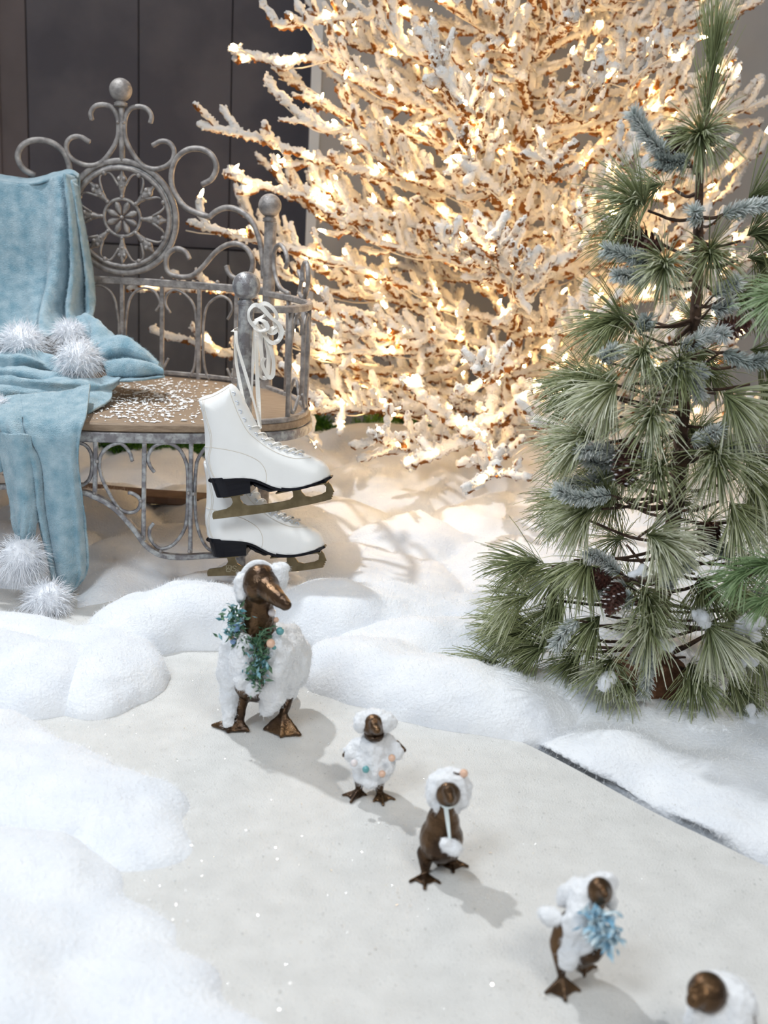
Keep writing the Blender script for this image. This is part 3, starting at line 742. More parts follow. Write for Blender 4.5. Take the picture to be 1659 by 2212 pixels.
def skate(name, label, origin, rot, sc, yoff):
    """one boot with sole, heel, blade, eyelets; outline turned by rot about the heel corner"""
    c, s = math.cos(rot), math.sin(rot)
    ux = np.array([c, 0, s]) * sc; uy = np.array([-s, 0, c]) * sc
    # the foot points a touch towards the hall
    tw = rotz(-0.10); ux = tw @ ux; uy = tw @ uy; uz = tw @ np.array([0, -1.0, 0]) * sc
    o = np.array(origin) + np.array([0, yoff, 0])
    low = o + uy * loc2([(600, 1490)])[0][1]
    t = thing(name, tuple(low), label, 'ice skate', 'ice skates tied to the bench post')
    bidx = [k for k in range(2 * len(BOOT)) if 2 * 18 <= k < 2 * 27]     # the edges that sit on the sole
    V, F = inflate(smooth2(loc2(BOOT), 2), 0.040, 0.05, 0.0055, o, ux, uy, uz, 0.55, bidx)
    mk('boot', V, F, 'leather', t)
    def at(p, h): q = loc2([p])[0]; return o + ux * q[0] + uy * q[1] + uz * h
    xa, xb = loc2([(250, 0)])[0][0], loc2([(1468, 0)])[0][0]
    def solew(x):
        f = min(1, max(0, (x - xa) / (xb - xa))); d_ = min(0.05, max(0.0012, min(x - xa, xb - x)))
        return 0.041 * (1 - (1 - d_ / 0.05) ** 2) ** 0.5 * np.interp(f, [0, .2, .42, .65, 1], [1, .95, .82, 1, 1])
    mk('sole', *plate(smooth2(loc2(SOLE), 3), solew, o, ux, uy, uz), 'black_sole', t, False)
    mk('shank', *inflate(smooth2(loc2(SHANK), 2), 0.022, 0.012, 0.006, o, ux, uy, uz), 'black_sole', t)
    # heel block, rounded at the back
    hp = []
    a, b, c_, d = (255, 1075), (682, 1045), (684, 1188), (310, 1258)
    for row in np.linspace(0, 1, 4):
        l = np.array(a) * (1 - row) + np.array(d) * row; r = np.array(b) * (1 - row) + np.array(c_) * row
        ring = []
        for k in range(17):
            th = math.pi / 2 + math.pi * k / 16
            f = 0.42 * (1 + math.cos(th)) ; w = 0.035 * math.sin(th) * (1 - 0.12 * row)
            ring.append(at(tuple(l + (r - l) * max(0, f)), w))
        ring += [at(tuple(r), -0.028), at(tuple(r), 0.028)]
        hp.append(ring)
    m_ = len(hp[0]); V = np.array(hp).reshape(-1, 3)
    F = [[i * m_ + k, i * m_ + (k + 1) % m_, (i + 1) * m_ + (k + 1) % m_, (i + 1) * m_ + k] for i in range(3) for k in range(m_)] + [list(range(m_))[::-1], list(range(3 * m_, 4 * m_))]
    mk('heel', V, F, 'black_sole', t, False)
    bl = mk('blade', *plate(loc2(BLADE), 0.0022, o, ux, uy, uz), 'blade', t, False)
    mk('blade_plate', *plate(loc2(PLATE1), 0.026, o, ux, uy, uz), 'blade', bl, False)
    mk('blade_plate', *plate(loc2(PLATE2), 0.024, o, ux, uy, uz), 'blade', bl, False)
    # surface height of the boot at an outline point
    bp = np.array(smooth2(loc2(BOOT), 2))
    def hgt(p):
        q = np.array(loc2([p])[0]); kp = [k for k in range(len(bp)) if k not in bidx]; a_ = bp[kp]; b_ = np.roll(bp, -1, 0)[kp]; e = b_ - a_; w = q - a_
        tt = np.clip((w * e).sum(1) / (e * e).sum(1), 0, 1); d_ = min(0.05, np.sqrt(((w - tt[:, None] * e) ** 2).sum(1)).min())
        return 0.040 * (1 - (1 - d_ / 0.05) ** 2) ** 0.55
    for p in EYES:
        q = (p[0] - 6, p[1] + 8); cpt = at(q, hgt(q) + 0.0005)
        R = [cpt + 0.0042 * (math.cos(k * math.pi / 5) * ux + math.sin(k * math.pi / 5) * uy) for k in range(10)]
        mk('eyelet', *tube(np.array(R), 0.0013, 6, True), 'eyelet', t)
    for S in ([(225, 270), (250, 420), (300, 600), (300, 720), (268, 850), (285, 960), (320, 1035)], [(240, 262), (268, 420), (318, 600), (316, 720), (285, 850), (300, 960), (335, 1035)],
              [(215, 745), (330, 735), (480, 750), (650, 790), (780, 850), (840, 920), (860, 1000), (852, 1070)],
              [(500, 165), (540, 280), (600, 430), (690, 590), (820, 700), (960, 780), (1120, 830), (1280, 835)],
              [(176, 292), (310, 250), (420, 195), (492, 148)]):
        P = [at(tuple(q), hgt(tuple(q)) + 0.0002) for q in spline(np.array(S, float), 5)]
        mk('seam', *tube(np.array(P), 0.0007, 5), 'stitch', t)
    # lacing over the throat of the boot
    for k in range(4, len(EYES) - 1):
        p, q = EYES[k], EYES[k + 1]
        A_ = at((p[0] - 6, p[1] + 8), hgt((p[0] - 6, p[1] + 8)) + .001); mid = at(((p[0] + q[0]) / 2 + 26, (p[1] + q[1]) / 2 - 26), 0.004); B_ = at((q[0] - 6, q[1] + 8), -0.02)
        mk('lacing', *tube(spline([A_, mid, B_], 5), 0.0035, 7, flat=0.45), 'lace', t)
    return t, at
up_o = PY(H0[0], H0[1], 2.44)
sk1, at1 = skate('ice_skate', 'white leather ice skate hanging uppermost, its long laces tied to the post', up_o, 0.055, 0.976, 0.0)
lo_px = c3([(230, 1655)])[0]
sk2, at2 = skate('ice_skate', 'white leather ice skate hanging lower, toe just above bronze duck head', PY(lo_px[0], lo_px[1], 2.52), 0.055 - 0.085, 0.985, 0.0)
# maker's mark stamped in the rear of the lower blade
for k, P in enumerate(([(457, 1352), (503, 1348), (505, 1408), (459, 1412), (457, 1352)], [(464, 1404), (480, 1362), (498, 1400)], [(469, 1390), (492, 1387)], [(459, 1421), (505, 1417)],
          [(566, 1356), (550, 1349), (530, 1354), (528, 1368), (545, 1376), (562, 1384), (560, 1398), (540, 1404), (522, 1400)], [(514, 1350), (512, 1408)])):
    P3 = np.array([at2(p, .0024) for p in P]); mk('stamped_mark', *tube(spline(P3, 5) if k == 4 else P3, .0006, 5), 'engraving', sk2)
# laces running up to the bow on the post
def c6p(pts, Y, Yb=None):
    n_ = len(pts); return [PY(470 + x / 3.814, 400 + y / 3.814, Y if Yb is None else Y + (Yb - Y) * k / (n_ - 1)) for k, (x, y) in enumerate(pts)]
def ribbon(name, P, w, par, th=0.0012, up=(0, -1, 0.15), turns=0.9):
    """flat lace that rolls over as it goes"""
    Q = spline(P, 8); N = len(Q); T, A, B = frames(Q, False, up)
    ph = random.uniform(-.4, .4); an = turns * np.sin(np.linspace(0, 1, N) * 5.5 + ph)[:, None]
    A2 = np.cos(an) * A + np.sin(an) * B; B2 = np.cross(A2, T)
    V = np.stack([Q + A2 * w / 2 + B2 * th / 2, Q - A2 * w / 2 + B2 * th / 2, Q - A2 * w / 2 - B2 * th / 2, Q + A2 * w / 2 - B2 * th / 2], 1).reshape(-1, 3)
    F = [[i_ * 4 + k, i_ * 4 + (k + 1) % 4, i_ * 4 + 4 + (k + 1) % 4, i_ * 4 + 4 + k] for i_ in range(N - 1) for k in range(4)] + [[3, 2, 1, 0], [4 * N - 4, 4 * N - 3, 4 * N - 2, 4 * N - 1]]
    return mk(name, V, F, 'lace', par, False)
Y1, Y2 = 2.535, 2.50
ribbon('lace', c6p([(150, 1200), (158, 1300), (190, 1420), (250, 1620), (310, 1830), (350, 2010)], Y1 - .02, 2.43), 0.0072, sk1)
ribbon('lace', c6p([(150, 1200), (148, 1350), (160, 1500), (195, 1680), (240, 1860), (268, 1930)], Y1 - .015, 2.42), 0.0072, sk1)
ribbon('lace', c6p([(312, 1160), (300, 1300), (290, 1500), (280, 1750)], Y1), 0.0075, sk1)
ribbon('lace', c6p([(322, 1160), (322, 1350), (330, 1650), (345, 1900), (352, 2010)], Y1 - .01, 2.43), 0.0100, sk1)
ribbon('lace', [PY(502, 716, 2.53), PY(505, 712, 2.60), PY(530, 705, 2.615), PY(552, 695, 2.59), PY(556, 700, 2.53)], 0.0075, sk1, up=(0, 0, 1))
# bow: loops and tails
ribbon('lace_bow', c6p([(310, 1170), (262, 1110), (258, 1040), (300, 990), (350, 1000), (395, 1060), (340, 1100), (310, 1120)], Y2), 0.0100, sk1)
ribbon('lace_bow', c6p([(330, 1000), (390, 975), (450, 1010), (490, 1080), (470, 1140), (520, 1220), (500, 1280), (450, 1300), (400, 1260), (350, 1170), (320, 1150)], Y2 - .006), 0.0105, sk1)
ribbon('lace_bow', c6p([(360, 1000), (440, 1090), (500, 1140), (530, 1200), (515, 1270), (470, 1290)], Y2 - .014), 0.0100, sk1)
ribbon('lace_bow', c6p([(420, 1200), (470, 1170), (495, 1160), (470, 1210), (430, 1215), (370, 1150)], Y2 - .01), 0.0105, sk1)
ribbon('lace_bow', c6p([(370, 1150), (355, 1300), (365, 1450), (350, 1560), (385, 1590), (410, 1560), (420, 1400), (395, 1250), (400, 1120)], Y2 + .006), 0.0100, sk1)
ribbon('lace_bow', c6p([(400, 1250), (440, 1350), (460, 1450), (455, 1560), (420, 1580), (370, 1480), (385, 1420)], Y2 - .004), 0.0100, sk1)
ribbon('lace_bow', c6p([(300, 1140), (340, 1110), (390, 1130), (410, 1180), (350, 1200), (305, 1170)], Y2 - .018), 0.0105, sk1)
# ------------------------------------------------------------------ pale blue knitted throw with fur pompoms
throw = thing('throw_blanket', (-0.95, 2.55, seat_z), 'pale blue wool throw with white fur pompoms draped over the bench', 'blanket')
def sheet(name, rows, nu=60, nv=60, fold=None, th=0.006, fz=True, amps=((60, .0012), (200, .0006)), m='wool'):
    """cloth through rows of (px, py, Y) points; fold(u, v) pushes it along the view"""
    R = [spline([PY(*q) for q in r], 10) for r in rows]
    k = min(len(r) for r in R)
    R = [np.stack([np.interp(np.linspace(0, 1, nu), np.linspace(0, 1, len(r)), r[:, c]) for c in range(3)], 1) for r in R]
    C = np.array([spline([r[j] for r in R], 10) for j in range(nu)])      # nu x M x 3
    M = C.shape[1]
    G3 = np.array([[np.interp(np.linspace(0, 1, nv), np.linspace(0, 1, M), C[j][:, c]) for c in range(3)] for j in range(nu)])  # nu x 3 x nv
    G3 = G3.transpose(2, 0, 1)                                               # nv x nu x 3
    if fold is not None:
        u = np.linspace(0, 1, nu)[None, :]; v = np.linspace(0, 1, nv)[:, None]
        G3[..., 1] -= fold(u, v) * np.ones((nv, nu))
    V = G3.reshape(-1, 3)
    i = np.arange(nv - 1)[:, None] * nu + np.arange(nu - 1)[None]
    F = np.stack([i, i + nu, i + nu + 1, i + 1], -1).reshape(-1, 4).tolist()
    V, _ = rough(V, F, amps)
    N = vnormals(V, F); n = len(V)
    V2 = np.vstack([V + N * th / 2, V - N * th / 2])
    F2 = F + [[q + n for q in f[::-1]] for f in F]
    bd = list(range(nu)) + [r * nu + nu - 1 for r in range(1, nv)] + [(nv - 1) * nu + c for c in range(nu - 2, -1, -1)] + [r * nu for r in range(nv - 2, 0, -1)]
    F2 += [[bd[q], bd[(q + 1) % len(bd)], bd[(q + 1) % len(bd)] + n, bd[q] + n] for q in range(len(bd))]
    o = mk(name, V2, F2, m, throw)
    if fz:
        f = fuzz(V + N * th / 2, F, 60000, 0.006, 0.00018, 'wool_fibre', 'wool_fuzz', o, 0.1, 0.9); f['kind'] = 'stuff'
        f2 = fuzz(V - N * th / 2, [q[::-1] for q in F], 30000, 0.006, 0.00018, 'wool_fibre', 'wool_fuzz', o, 0.1, 0.9); f2['kind'] = 'stuff'
    return o
g = lambda x, c, w: np.exp(-((x - c) / w) ** 2)
# over the top rail: front fall with deep pleats to the right
yb = 3.27
def fold1(u, v):
    p = 0.030 * g(u, .62, .10) * (0.4 + v) - 0.035 * g(u, .72, .035) * (.5 + v) + 0.03 * g(u, .80, .05) - 0.025 * g(u, .88, .03) + 0.025 * g(u, .95, .045)
    return 1.7 * p - 0.05 * g(u, .52, .05) * g(v, .8, .35) + 0.014 * np.sin(9 * u + 3 * v) + 0.008 * np.sin(31 * u - 6 * v) * v
sheet('front_fall', [[(-130, 372, yb), (0, 392, yb), (70, 398, yb), (120, 384, yb), (152, 376, yb), (170, 400, yb + .02)],
                     [(-130, 480, yb - .03), (0, 480, yb - .04), (70, 482, yb - .04), (125, 480, yb - .03), (165, 470, yb - .02), (182, 480, yb)],
                     [(-130, 590, yb - .06), (0, 590, yb - .08), (75, 592, yb - .07), (120, 590, yb - .05), (170, 585, yb - .04), (200, 585, yb - .01)],
                     [(-130, 670, yb - .12), (0, 680, yb - .14), (75, 665, yb - .13), (105, 672, yb - .12), (160, 670, yb - .08), (206, 655, yb - .04)],
                     [(-130, 740, yb - .18), (0, 740, yb - .2), (60, 722, yb - .2), (105, 722, yb - .19), (165, 716, yb - .15), (196, 700, yb - .1)]], 90, 70, fold1)
# behind the rail
sheet('back_fall', [[(-130, 372, yb), (0, 392, yb), (70, 398, yb), (120, 384, yb), (152, 376, yb), (168, 385, yb + .02)],
                    [(-130, 380, yb + .07), (0, 392, yb + .07), (70, 399, yb + .07), (120, 388, yb + .07), (152, 384, yb + .07), (172, 392, yb + .06)],
                    [(-130, 560, yb + .14), (0, 560, yb + .14), (75, 560, yb + .13), (120, 560, yb + .13), (158, 560, yb + .13), (176, 560, yb + .11)]], 40, 30, None, fz=False)
# roll of cloth, oval in section, laid along the seat
def roll(name, P, r, flat=0.7, lob=3, amp=0.2, tw=1.5, n=10, sides=26):
    Q = spline([PY(*q) for q in P], n); N = len(Q)
    rr = np.interp(np.linspace(0, 1, N), np.linspace(0, 1, len(r)), r)
    T, A, B = frames(Q, False, (0, 0, 1))
    V = []
    for k in range(N):
        for j in range(sides):
            th = 2 * math.pi * j / sides
            q = rr[k] * (1 + amp * math.cos(lob * th + tw * k / N * 6.28) + 0.07 * math.sin(5 * th + k * .2))
            V.append(Q[k] + q * (math.cos(th) * A[k] + flat * math.sin(th) * B[k]))
    F = [[k * sides + j, k * sides + (j + 1) % sides, (k + 1) * sides + (j + 1) % sides, (k + 1) * sides + j] for k in range(N - 1) for j in range(sides)]
    F += [list(range(sides))[::-1], list(range((N - 1) * sides, N * sides))]
    V = np.array(V); V, F = rough(V, [f for f in F if len(f) == 4], ((18, .009), (45, .004), (200, .0008)))
    V[:, 2] = np.maximum(V[:, 2], seat_z + .001)
    F += [list(range(sides))[::-1], list(range((N - 1) * sides, N * sides))]
    o = mk(name, V, F, 'wool', throw)
    f = fuzz(V, [f for f in F if len(f) == 4], 60000, 0.006, 0.00018, 'wool_fibre', 'wool_fuzz', o, 0.1, 0.9); f['kind'] = 'stuff'
    return o
sheet('seat_fold', [[(205, 752, 3.05), (265, 748, 3.05), (318, 776, 3.03), (350, 800, 3.0)],
                    [(210, 738, 2.98), (262, 726, 2.96), (306, 750, 2.95), (342, 786, 2.94)],
                    [(216, 762, 2.925), (266, 752, 2.92), (306, 766, 2.92), (341, 792, 2.925)],
                    [(220, 782, 2.935), (270, 776, 2.94), (310, 784, 2.94), (340, 797, 2.935)],
                    [(224, 786, 2.88), (278, 778, 2.865), (318, 784, 2.87), (351, 796, 2.885)],
                    [(232, 812, 2.86), (285, 808, 2.85), (327, 806, 2.86), (355, 806, 2.88)],
                    [(236, 818, 2.89), (285, 814, 2.89), (325, 811, 2.9), (347, 809, 2.91)],
                    [(240, 826, 2.84), (290, 821, 2.83), (332, 817, 2.85), (357, 813, 2.88)]], 50, 80, lambda u, v: 0.006 * np.sin(11 * u + 4 * v))
roll('seat_fold', [(180, 690, 3.10), (205, 712, 3.06), (218, 735, 3.02), (222, 762, 2.98)], [.02, .028, .03, .03], 0.8, 3, 0.2, 0.8)
roll('seat_fold', [(-90, 800, 2.85), (0, 790, 2.86), (60, 782, 2.88), (110, 792, 2.9), (180, 812, 2.9)], [.05, .05, .045, .035, .03], 0.65, 4, 0.22)
roll('seat_fold', [(-90, 845, 2.72), (10, 838, 2.72), (80, 838, 2.73), (150, 838, 2.76), (215, 838, 2.80), (245, 820, 2.86)], [.045, .042, .04, .036, .032, .025], 0.62, 4, 0.22, 0.7)
roll('seat_fold', [(-90, 818, 2.82), (20, 812, 2.80), (100, 818, 2.81), (170, 828, 2.84)], [.04, .04, .036, .03], 0.6, 4, 0.2)
sheet('seat_flap', [[(188, 838, 2.80), (215, 838, 2.80), (240, 848, 2.80)], [(190, 862, 2.70), (212, 868, 2.70), (238, 862, 2.74)], [(188, 895, 2.62), (205, 884, 2.64), (226, 872, 2.68)]], 20, 20, lambda u, v: 0.01 * np.sin(5 * u))
# front hanging panels: on the seat first, then over the edge
yf = 2.455
def fold2(u, v):
    return 0.02 * g(u, .16, .05) * np.clip(v * 2, 0, 1) - 0.016 * g(u, .25, .03) + 0.012 * g(u, .86, .05) * v - 0.02 * g(u, .95, .03) * np.clip(v * 1.5 - .3, 0, 1) + 0.006 * np.sin(7 * u + 5 * v)
sheet('hanging_panel', [[(0, 860, 2.66), (40, 854, 2.66), (90, 850, 2.66), (140, 846, 2.66), (196, 830, 2.68)],
                        [(0, 890, 2.50), (45, 893, 2.50), (95, 896, 2.50), (140, 898, 2.50), (188, 895, 2.50)],
                        [(5, 930, 2.455), (50, 934, 2.45), (95, 938, 2.455), (135, 938, 2.455), (176, 936, 2.46)],
                        [(62, 1000, yf), (85, 1000, yf - .01), (110, 1000, yf - .01), (145, 1000, yf), (170, 1000, yf + .01)],
                        [(78, 1100, yf), (95, 1100, yf - .01), (120, 1100, yf - .015), (155, 1100, yf), (180, 1100, yf + .02)],
                        [(98, 1190, yf), (112, 1190, yf - .015), (130, 1190, yf - .02), (160, 1190, yf), (188, 1190, yf + .02)],
                        [(112, 1250, yf), (124, 1245, yf - .015), (140, 1245, yf - .02), (165, 1240, yf - .005), (184, 1240, yf + .02)],
                        [(132, 1280, yf), (138, 1282, yf - .01), (146, 1284, yf - .01), (154, 1278, yf), (162, 1270, yf + .01)]], 70, 110, fold2)
sheet('hanging_tail', [[(-10, 930, 2.46), (20, 935, 2.445), (45, 935, 2.44), (66, 940, 2.45)],
                       [(5, 1000, 2.45), (30, 1000, 2.43), (55, 1000, 2.425), (72, 1000, 2.44)],
                       [(22, 1080, 2.45), (40, 1080, 2.425), (60, 1080, 2.42), (78, 1080, 2.44)],
                       [(28, 1130, 2.45), (45, 1130, 2.42), (62, 1130, 2.415), (80, 1130, 2.44)],
                       [(38, 1168, 2.45), (48, 1170, 2.42), (60, 1170, 2.42), (74, 1166, 2.44)]], 40, 70, lambda u, v: 0.012 * g(u, .5, .3) + 0.006 * np.sin(24 * u + 10 * v) * np.clip(v * 2 - 1, 0, 1))
sheet('hanging_tail', [[(-60, 925, 2.48), (-30, 930, 2.475), (0, 930, 2.475), (25, 930, 2.475)], [(-60, 980, 2.47), (-30, 980, 2.46), (0, 985, 2.46), (18, 985, 2.47)], [(-60, 1015, 2.475), (-30, 1018, 2.465), (0, 1020, 2.465), (12, 1010, 2.47)]], 20, 24, None)
def pompom(px, py, Y, rpx, squash=1.0, lean=(0, 0, 0)):
    c = PY(px, py, Y); r = rpx * np.linalg.norm(PY(px + 1, py, Y) - c)
    n = 2600
    d = norm(RNG.normal(0, 1, (n, 3)) + np.array(lean))
    p = c + d * r * 0.35 * RNG.uniform(0.6, 1, (n, 1))
    # tufts: fibres gather into locks
    lock = norm(RNG.normal(0, 1, (160, 3)) + np.array(lean)); near = lock[np.argmax(d @ lock.T, 1)]
    d2 = norm(d * 0.75 + near * 0.5 + RNG.normal(0, .06, (n, 3)))
    o = mk('pompom', *rough(*ball(c, r * 0.62, 20, 14), ((60, .004), (150, .002))), 'pompom', throw)
    f = fibres(p, d2, r * 0.80, 0.0008, 0.22, 'pompom', 'fur', o); f['kind'] = 'stuff'
pompom(48, 742, 2.93, 60); pompom(170, 775, 2.84, 56); pompom(150, 722, 3.02, 42); pompom(-8, 885, 2.58, 40)
pompom(48, 1200, 2.40, 60, lean=(0, 0, -.5)); pompom(103, 1296, 2.36, 62, lean=(0, 0, -.3))
# ------------------------------------------------------------------ bronze ducks in winter dress
def crop(x0, y0, s):
    return lambda x, y: (x0 + x / s, y0 + y / s)
def foot(prts, cv, ankle, toes, r, zank, Y, star=True):
    """webbed foot: three toes joined by webs to the shin"""
    A_ = PY(*cv(*ankle), Y)
    tp = [G(*cv(*t_), r * 0.9) for t_ in toes]
    prts.append(hull([(A_, r * 1.5), (tp[1], r * 1.0)]))
    for t_ in (tp[0], tp[2]): prts.append(hull([(A_, r * 1.3), (t_, r * 0.9)]))
    mid = (tp[0] + tp[1] + tp[2]) / 3
    web = A_ * 0.25 + mid * 0.75
    if not star: prts.append(hull([(A_, r * 0.8), (tp[0], r * .5), (tp[1] * .93 + mid * .07, r * .5), (tp[2], r * .5)]))
    else:
        for a_, b_ in ((0, 1), (1, 2)):
            m2 = (tp[a_] + tp[b_]) * .25 + A_ * .5; m2[2] = min(m2[2], A_[2] * .5)
            prts.append(hull([(A_, r * .8), (tp[a_] * .75 + A_ * .25 * np.array([1, 1, 0]), r * .5), (m2, r * .5), (tp[b_] * .75 + A_ * .25 * np.array([1, 1, 0]), r * .5)]))
    back = mid + (A_ - mid) * np.array([1.7, 1.7, 0.0]); back[2] = r * 1.2
    prts.append(hull([(A_ * .6 + back * .4, r * .8), (back * .7 + A_ * np.array([.3, .3, 0]), r * .7)]))
    return A_
def plush(name, prts, par, voxel=0.004, m='plush', fz=60000, fl=0.007):
    V, F = blob(prts, voxel, 3); V, F = rough(V, F, ((40, .0042), (95, .0028), (240, .0012)))
    o = mk(name, V, F, m, par)
    f = fuzz(V, F, fz, fl, 0.00022, m, 'fluff', o, 0.1, 0.7); f['kind'] = 'stuff'
    return o
def pearl(par, p, r, m): mk('pearl', *ball(p, r, 12, 8), m, par)
def leaves(name, par, pts, n, ln, m, spread, updir=0.3):
    mb = MB(); pts = np.asarray(pts)
    for k in range(n):
        c = pts[random.randrange(len(pts))] + RNG.normal(0, spread, 3)
        d = norm(RNG.normal(0, 1, 3) + np.array([0, -.5, updir])); s = norm(np.cross(d, RNG.normal(0, 1, 3))); L = ln * random.uniform(.6, 1.3); u = np.cross(d, s)
        mb.add(([c, c + d * L * .45 + s * L * .2 + u * L * .05, c + d * L, c + d * L * .45 - s * L * .2 + u * L * .05, c + d * L * .5 - u * L * .06], [[0, 1, 4], [1, 2, 4], [2, 3, 4], [3, 0, 4]]))
    o = mb.build(name, MATS[m], par, False); o['kind'] = 'stuff'; return o
# ---- mother
cv = crop(430, 1180, 5.027); YM = 1.82
def q(x, y, dy=0.0): return PY(*cv(x, y), YM + dy)
duck = thing('duck_figurine', tuple(G(555, 1580)), 'large bronze duck with white earmuffs, plush coat and leafy garland collar', 'duck')
pr_ = [ball(q(690, 1300, .05), (.058, .085, .062), 24, 16, rotz(-.3)), ball(q(640, 1120, .015), (.045, .05, .05), 20, 14),
       hull([(q(640, 1060, .01), .036), (q(622, 820, 0), .0245), (q(630, 560, -.005), .026)]),
       ball(q(668, 400, -.015), (.031, .036, .034), 20, 14), hull([(q(700, 400, -.02), .027), (q(760, 480, -.045), .019)]),
       hull([(q(735, 460, -.04), .0205), (q(850, 560, -.07), .0135), (q(930, 625, -.09), .0105)]), hull([(q(850, 565, -.07), .0125), (q(955, 640, -.097), .0085), (q(930, 650, -.09), .008)]),
       ball(q(800, 1280, .14), (.03, .05, .03), 16, 12)]
a1 = foot(pr_, cv, (440, 1870), ((150, 1945), (315, 2008), (530, 2003)), .0045, .03, YM, False)
a2 = foot(pr_, cv, (915, 1815), ((712, 1985), (890, 2058), (1092, 2048)), .0045, .03, YM, False)
pr_ += [hull([(a1, .0085), (q(470, 1560, .01), .014)]), hull([(a2, .0085), (q(985, 1540, .03), .013)])]
V, F = blob(pr_, .0028, 4); V, F = rough(V, F, ((150, .0006),)); body = mk('body', V, F, 'bronze', duck)
for x, y, dy in ((590, 420, -.022), (790, 365, -.028)): mk('eye', *ball(q(x, y, dy), .0045, 10, 8), 'bronze_dark', duck)
muffL = plush('earmuff', [ball(q(478, 460, -.01), (.014, .022, .025)), ball(q(475, 380, -.01), (.013, .02, .017)), ball(q(470, 530, -.01), (.013, .018, .014))], duck, .003)
muffR = plush('earmuff', [ball(q(860, 320, -.005), (.017, .022, .026)), ball(q(880, 260, 0), (.016, .018, .014)), ball(q(880, 390, 0), (.013, .018, .014))], duck, .003)
mk('headband', *tube(spline([q(470, 330, -.01), q(520, 250, -.01), q(590, 195, -.01), q(670, 185, -.01), q(740, 215, -.005), q(800, 260, -.005)], 6), .005, 8, flat=1.3), 'plush', duck)
plush('coat_panel', [ball(q(420, 1110, .02), (.030, .04, .045)), ball(q(400, 1320, .02), (.032, .04, .05)), ball(q(490, 1230, -.02), (.026, .03, .05)), hull([(q(360, 1450, .01), .022), (q(335, 1700, .0), .016), (q(320, 1905, -.01), .0105)]), hull([(q(330, 1450, .02), .018), (q(290, 1650, .01), .012)])], duck, .0035)
plush('coat_panel', [ball(q(900, 1060, .055), (.042, .055, .036)), ball(q(960, 1260, .06), (.042, .075, .060)), ball(q(850, 1250, -.005), (.030, .04, .055)), hull([(q(830, 1400, -.01), .022), (q(850, 1600, -.012), .018), (q(790, 1720, -.014), .0145), (q(700, 1805, -.016), .0105)]), ball(q(900, 1480, .04), (.034, .05, .035)), ball(q(850, 930, .03), (.02, .03, .014))], duck, .0035)
for x, y, r in ((455, 1480, .0135), (590, 1545, .0145)): plush('coat_pompom', [ball(q(x, y, -.05), r)], duck, .0025, fz=120000)
for P in ([(535, 1290), (520, 1370), (470, 1440)], [(600, 1290), (600, 1400), (585, 1490)]): mk('tie_cord', *tube(spline([q(x, y, -.045) for x, y in P], 6), .0018, 6), 'ribbon', duck)
gp = [q(*t_) for t_ in spline(np.array([(440, 640), (400, 760), (400, 880), (470, 940), (540, 1000), (600, 1040), (680, 960), (740, 880)], float), 5)]
gp = [p_ + np.array([0, -.03, 0]) for p_ in gp]
gp2 = [q(*t_) + np.array([0, -.055, 0]) for t_ in spline(np.array([(700, 920), (690, 1060), (690, 1180), (650, 1300), (640, 1420)], float), 5)]
leaves('garland', duck, gp + gp2, 330, .016, 'leaf_green', .0075)
leaves('garland', duck, gp2[4:14] + gp[:12], 130, .014, 'leaf_blue', .009)
mk('garland_stem', *tube(spline([q(x, y, -.06) for x, y in ((800, 880), (700, 920), (620, 1080), (600, 1240), (650, 1400))], 6), .001, 5), 'leaf_green', duck)
for x, y, r, m_, dy in ((390, 880, .0085, 'pearl_blue', -.035), (792, 722, .007, 'pearl_white', -.02), (838, 800, .0048, 'pearl_pink', -.02), (880, 922, .0072, 'pearl_teal', -.03), (778, 1055, .0078, 'pearl_pink', -.06), (372, 1030, .0062, 'pearl_blue', -.03), (345, 990, .005, 'pearl_pink', -.03), (815, 1100, .004, 'pearl_teal', -.05)):
    pearl(duck, q(x, y, dy), r, m_)
# ---- first duckling: full plush coat, earmuff hood
cv = crop(700, 1500, 4.1475); YM = 1.60
d1 = thing('duckling_figurine', tuple(G(800, 1722)), 'bronze duckling in full white plush coat and earmuffs nearest the big duck', 'duck', 'bronze ducklings in line')
pr_ = [ball(q(448, 280, -.004), (.0185, .019, .019)), hull([(q(462, 305, -.02), .0105), (q(475, 322, -.034), .0065)]), hull([(q(445, 330, .0), .014), (q(440, 450, .01), .017)]), ball(q(430, 570, .015), (.029, .032, .042)), 
       hull([(q(260, 480, .01), .008), (q(180, 545, .0), .004)]), hull([(q(640, 450, .01), .008), (q(718, 500, .0), .004)]),
       hull([(q(448, 268, -.018), .009), (q(452, 290, -.026), .008)])]
a1 = foot(pr_, cv, (312, 860), ((172, 902), (240, 965), (375, 900)), .0028, .02, YM)
a2 = foot(pr_, cv, (498, 880), ((445, 955), (530, 990), (632, 940)), .0028, .02, YM)
pr_ += [hull([(a1, .0052), (q(320, 720, .0), .010)]), hull([(a2, .0052), (q(490, 770, .0), .010)])]
mk('body', *blob(pr_, .0019, 3), 'bronze', d1)
plush('coat', [ball(q(430, 600, .006), (.034, .038, .036)), ball(q(440, 480, .01), (.031, .034, .028)), hull([(q(330, 440, .01), .014), (q(240, 520, .004), .013)]), hull([(q(560, 420, .01), .014), (q(660, 530, .0), .0125)]), ball(q(430, 710, .004), (.030, .034, .014))], d1, .0028)
plush('earmuff_hood', [ball(q(330, 245, .002), (.015, .015, .016)), ball(q(560, 240, .002), (.015, .015, .016)), hull([(q(370, 200, .004), .011), (q(445, 180, .006), .011), (q(520, 195, .004), .011)]), ball(q(445, 240, .018), (.026, .014, .020))], d1, .0025)
mk('neck_band', *tube(spline([q(372, 345, -.004), q(400, 385, -.014), q(455, 398, -.018), q(515, 380, -.012), q(525, 345, -.004)], 5), .0032, 7), 'bronze_dark', d1)
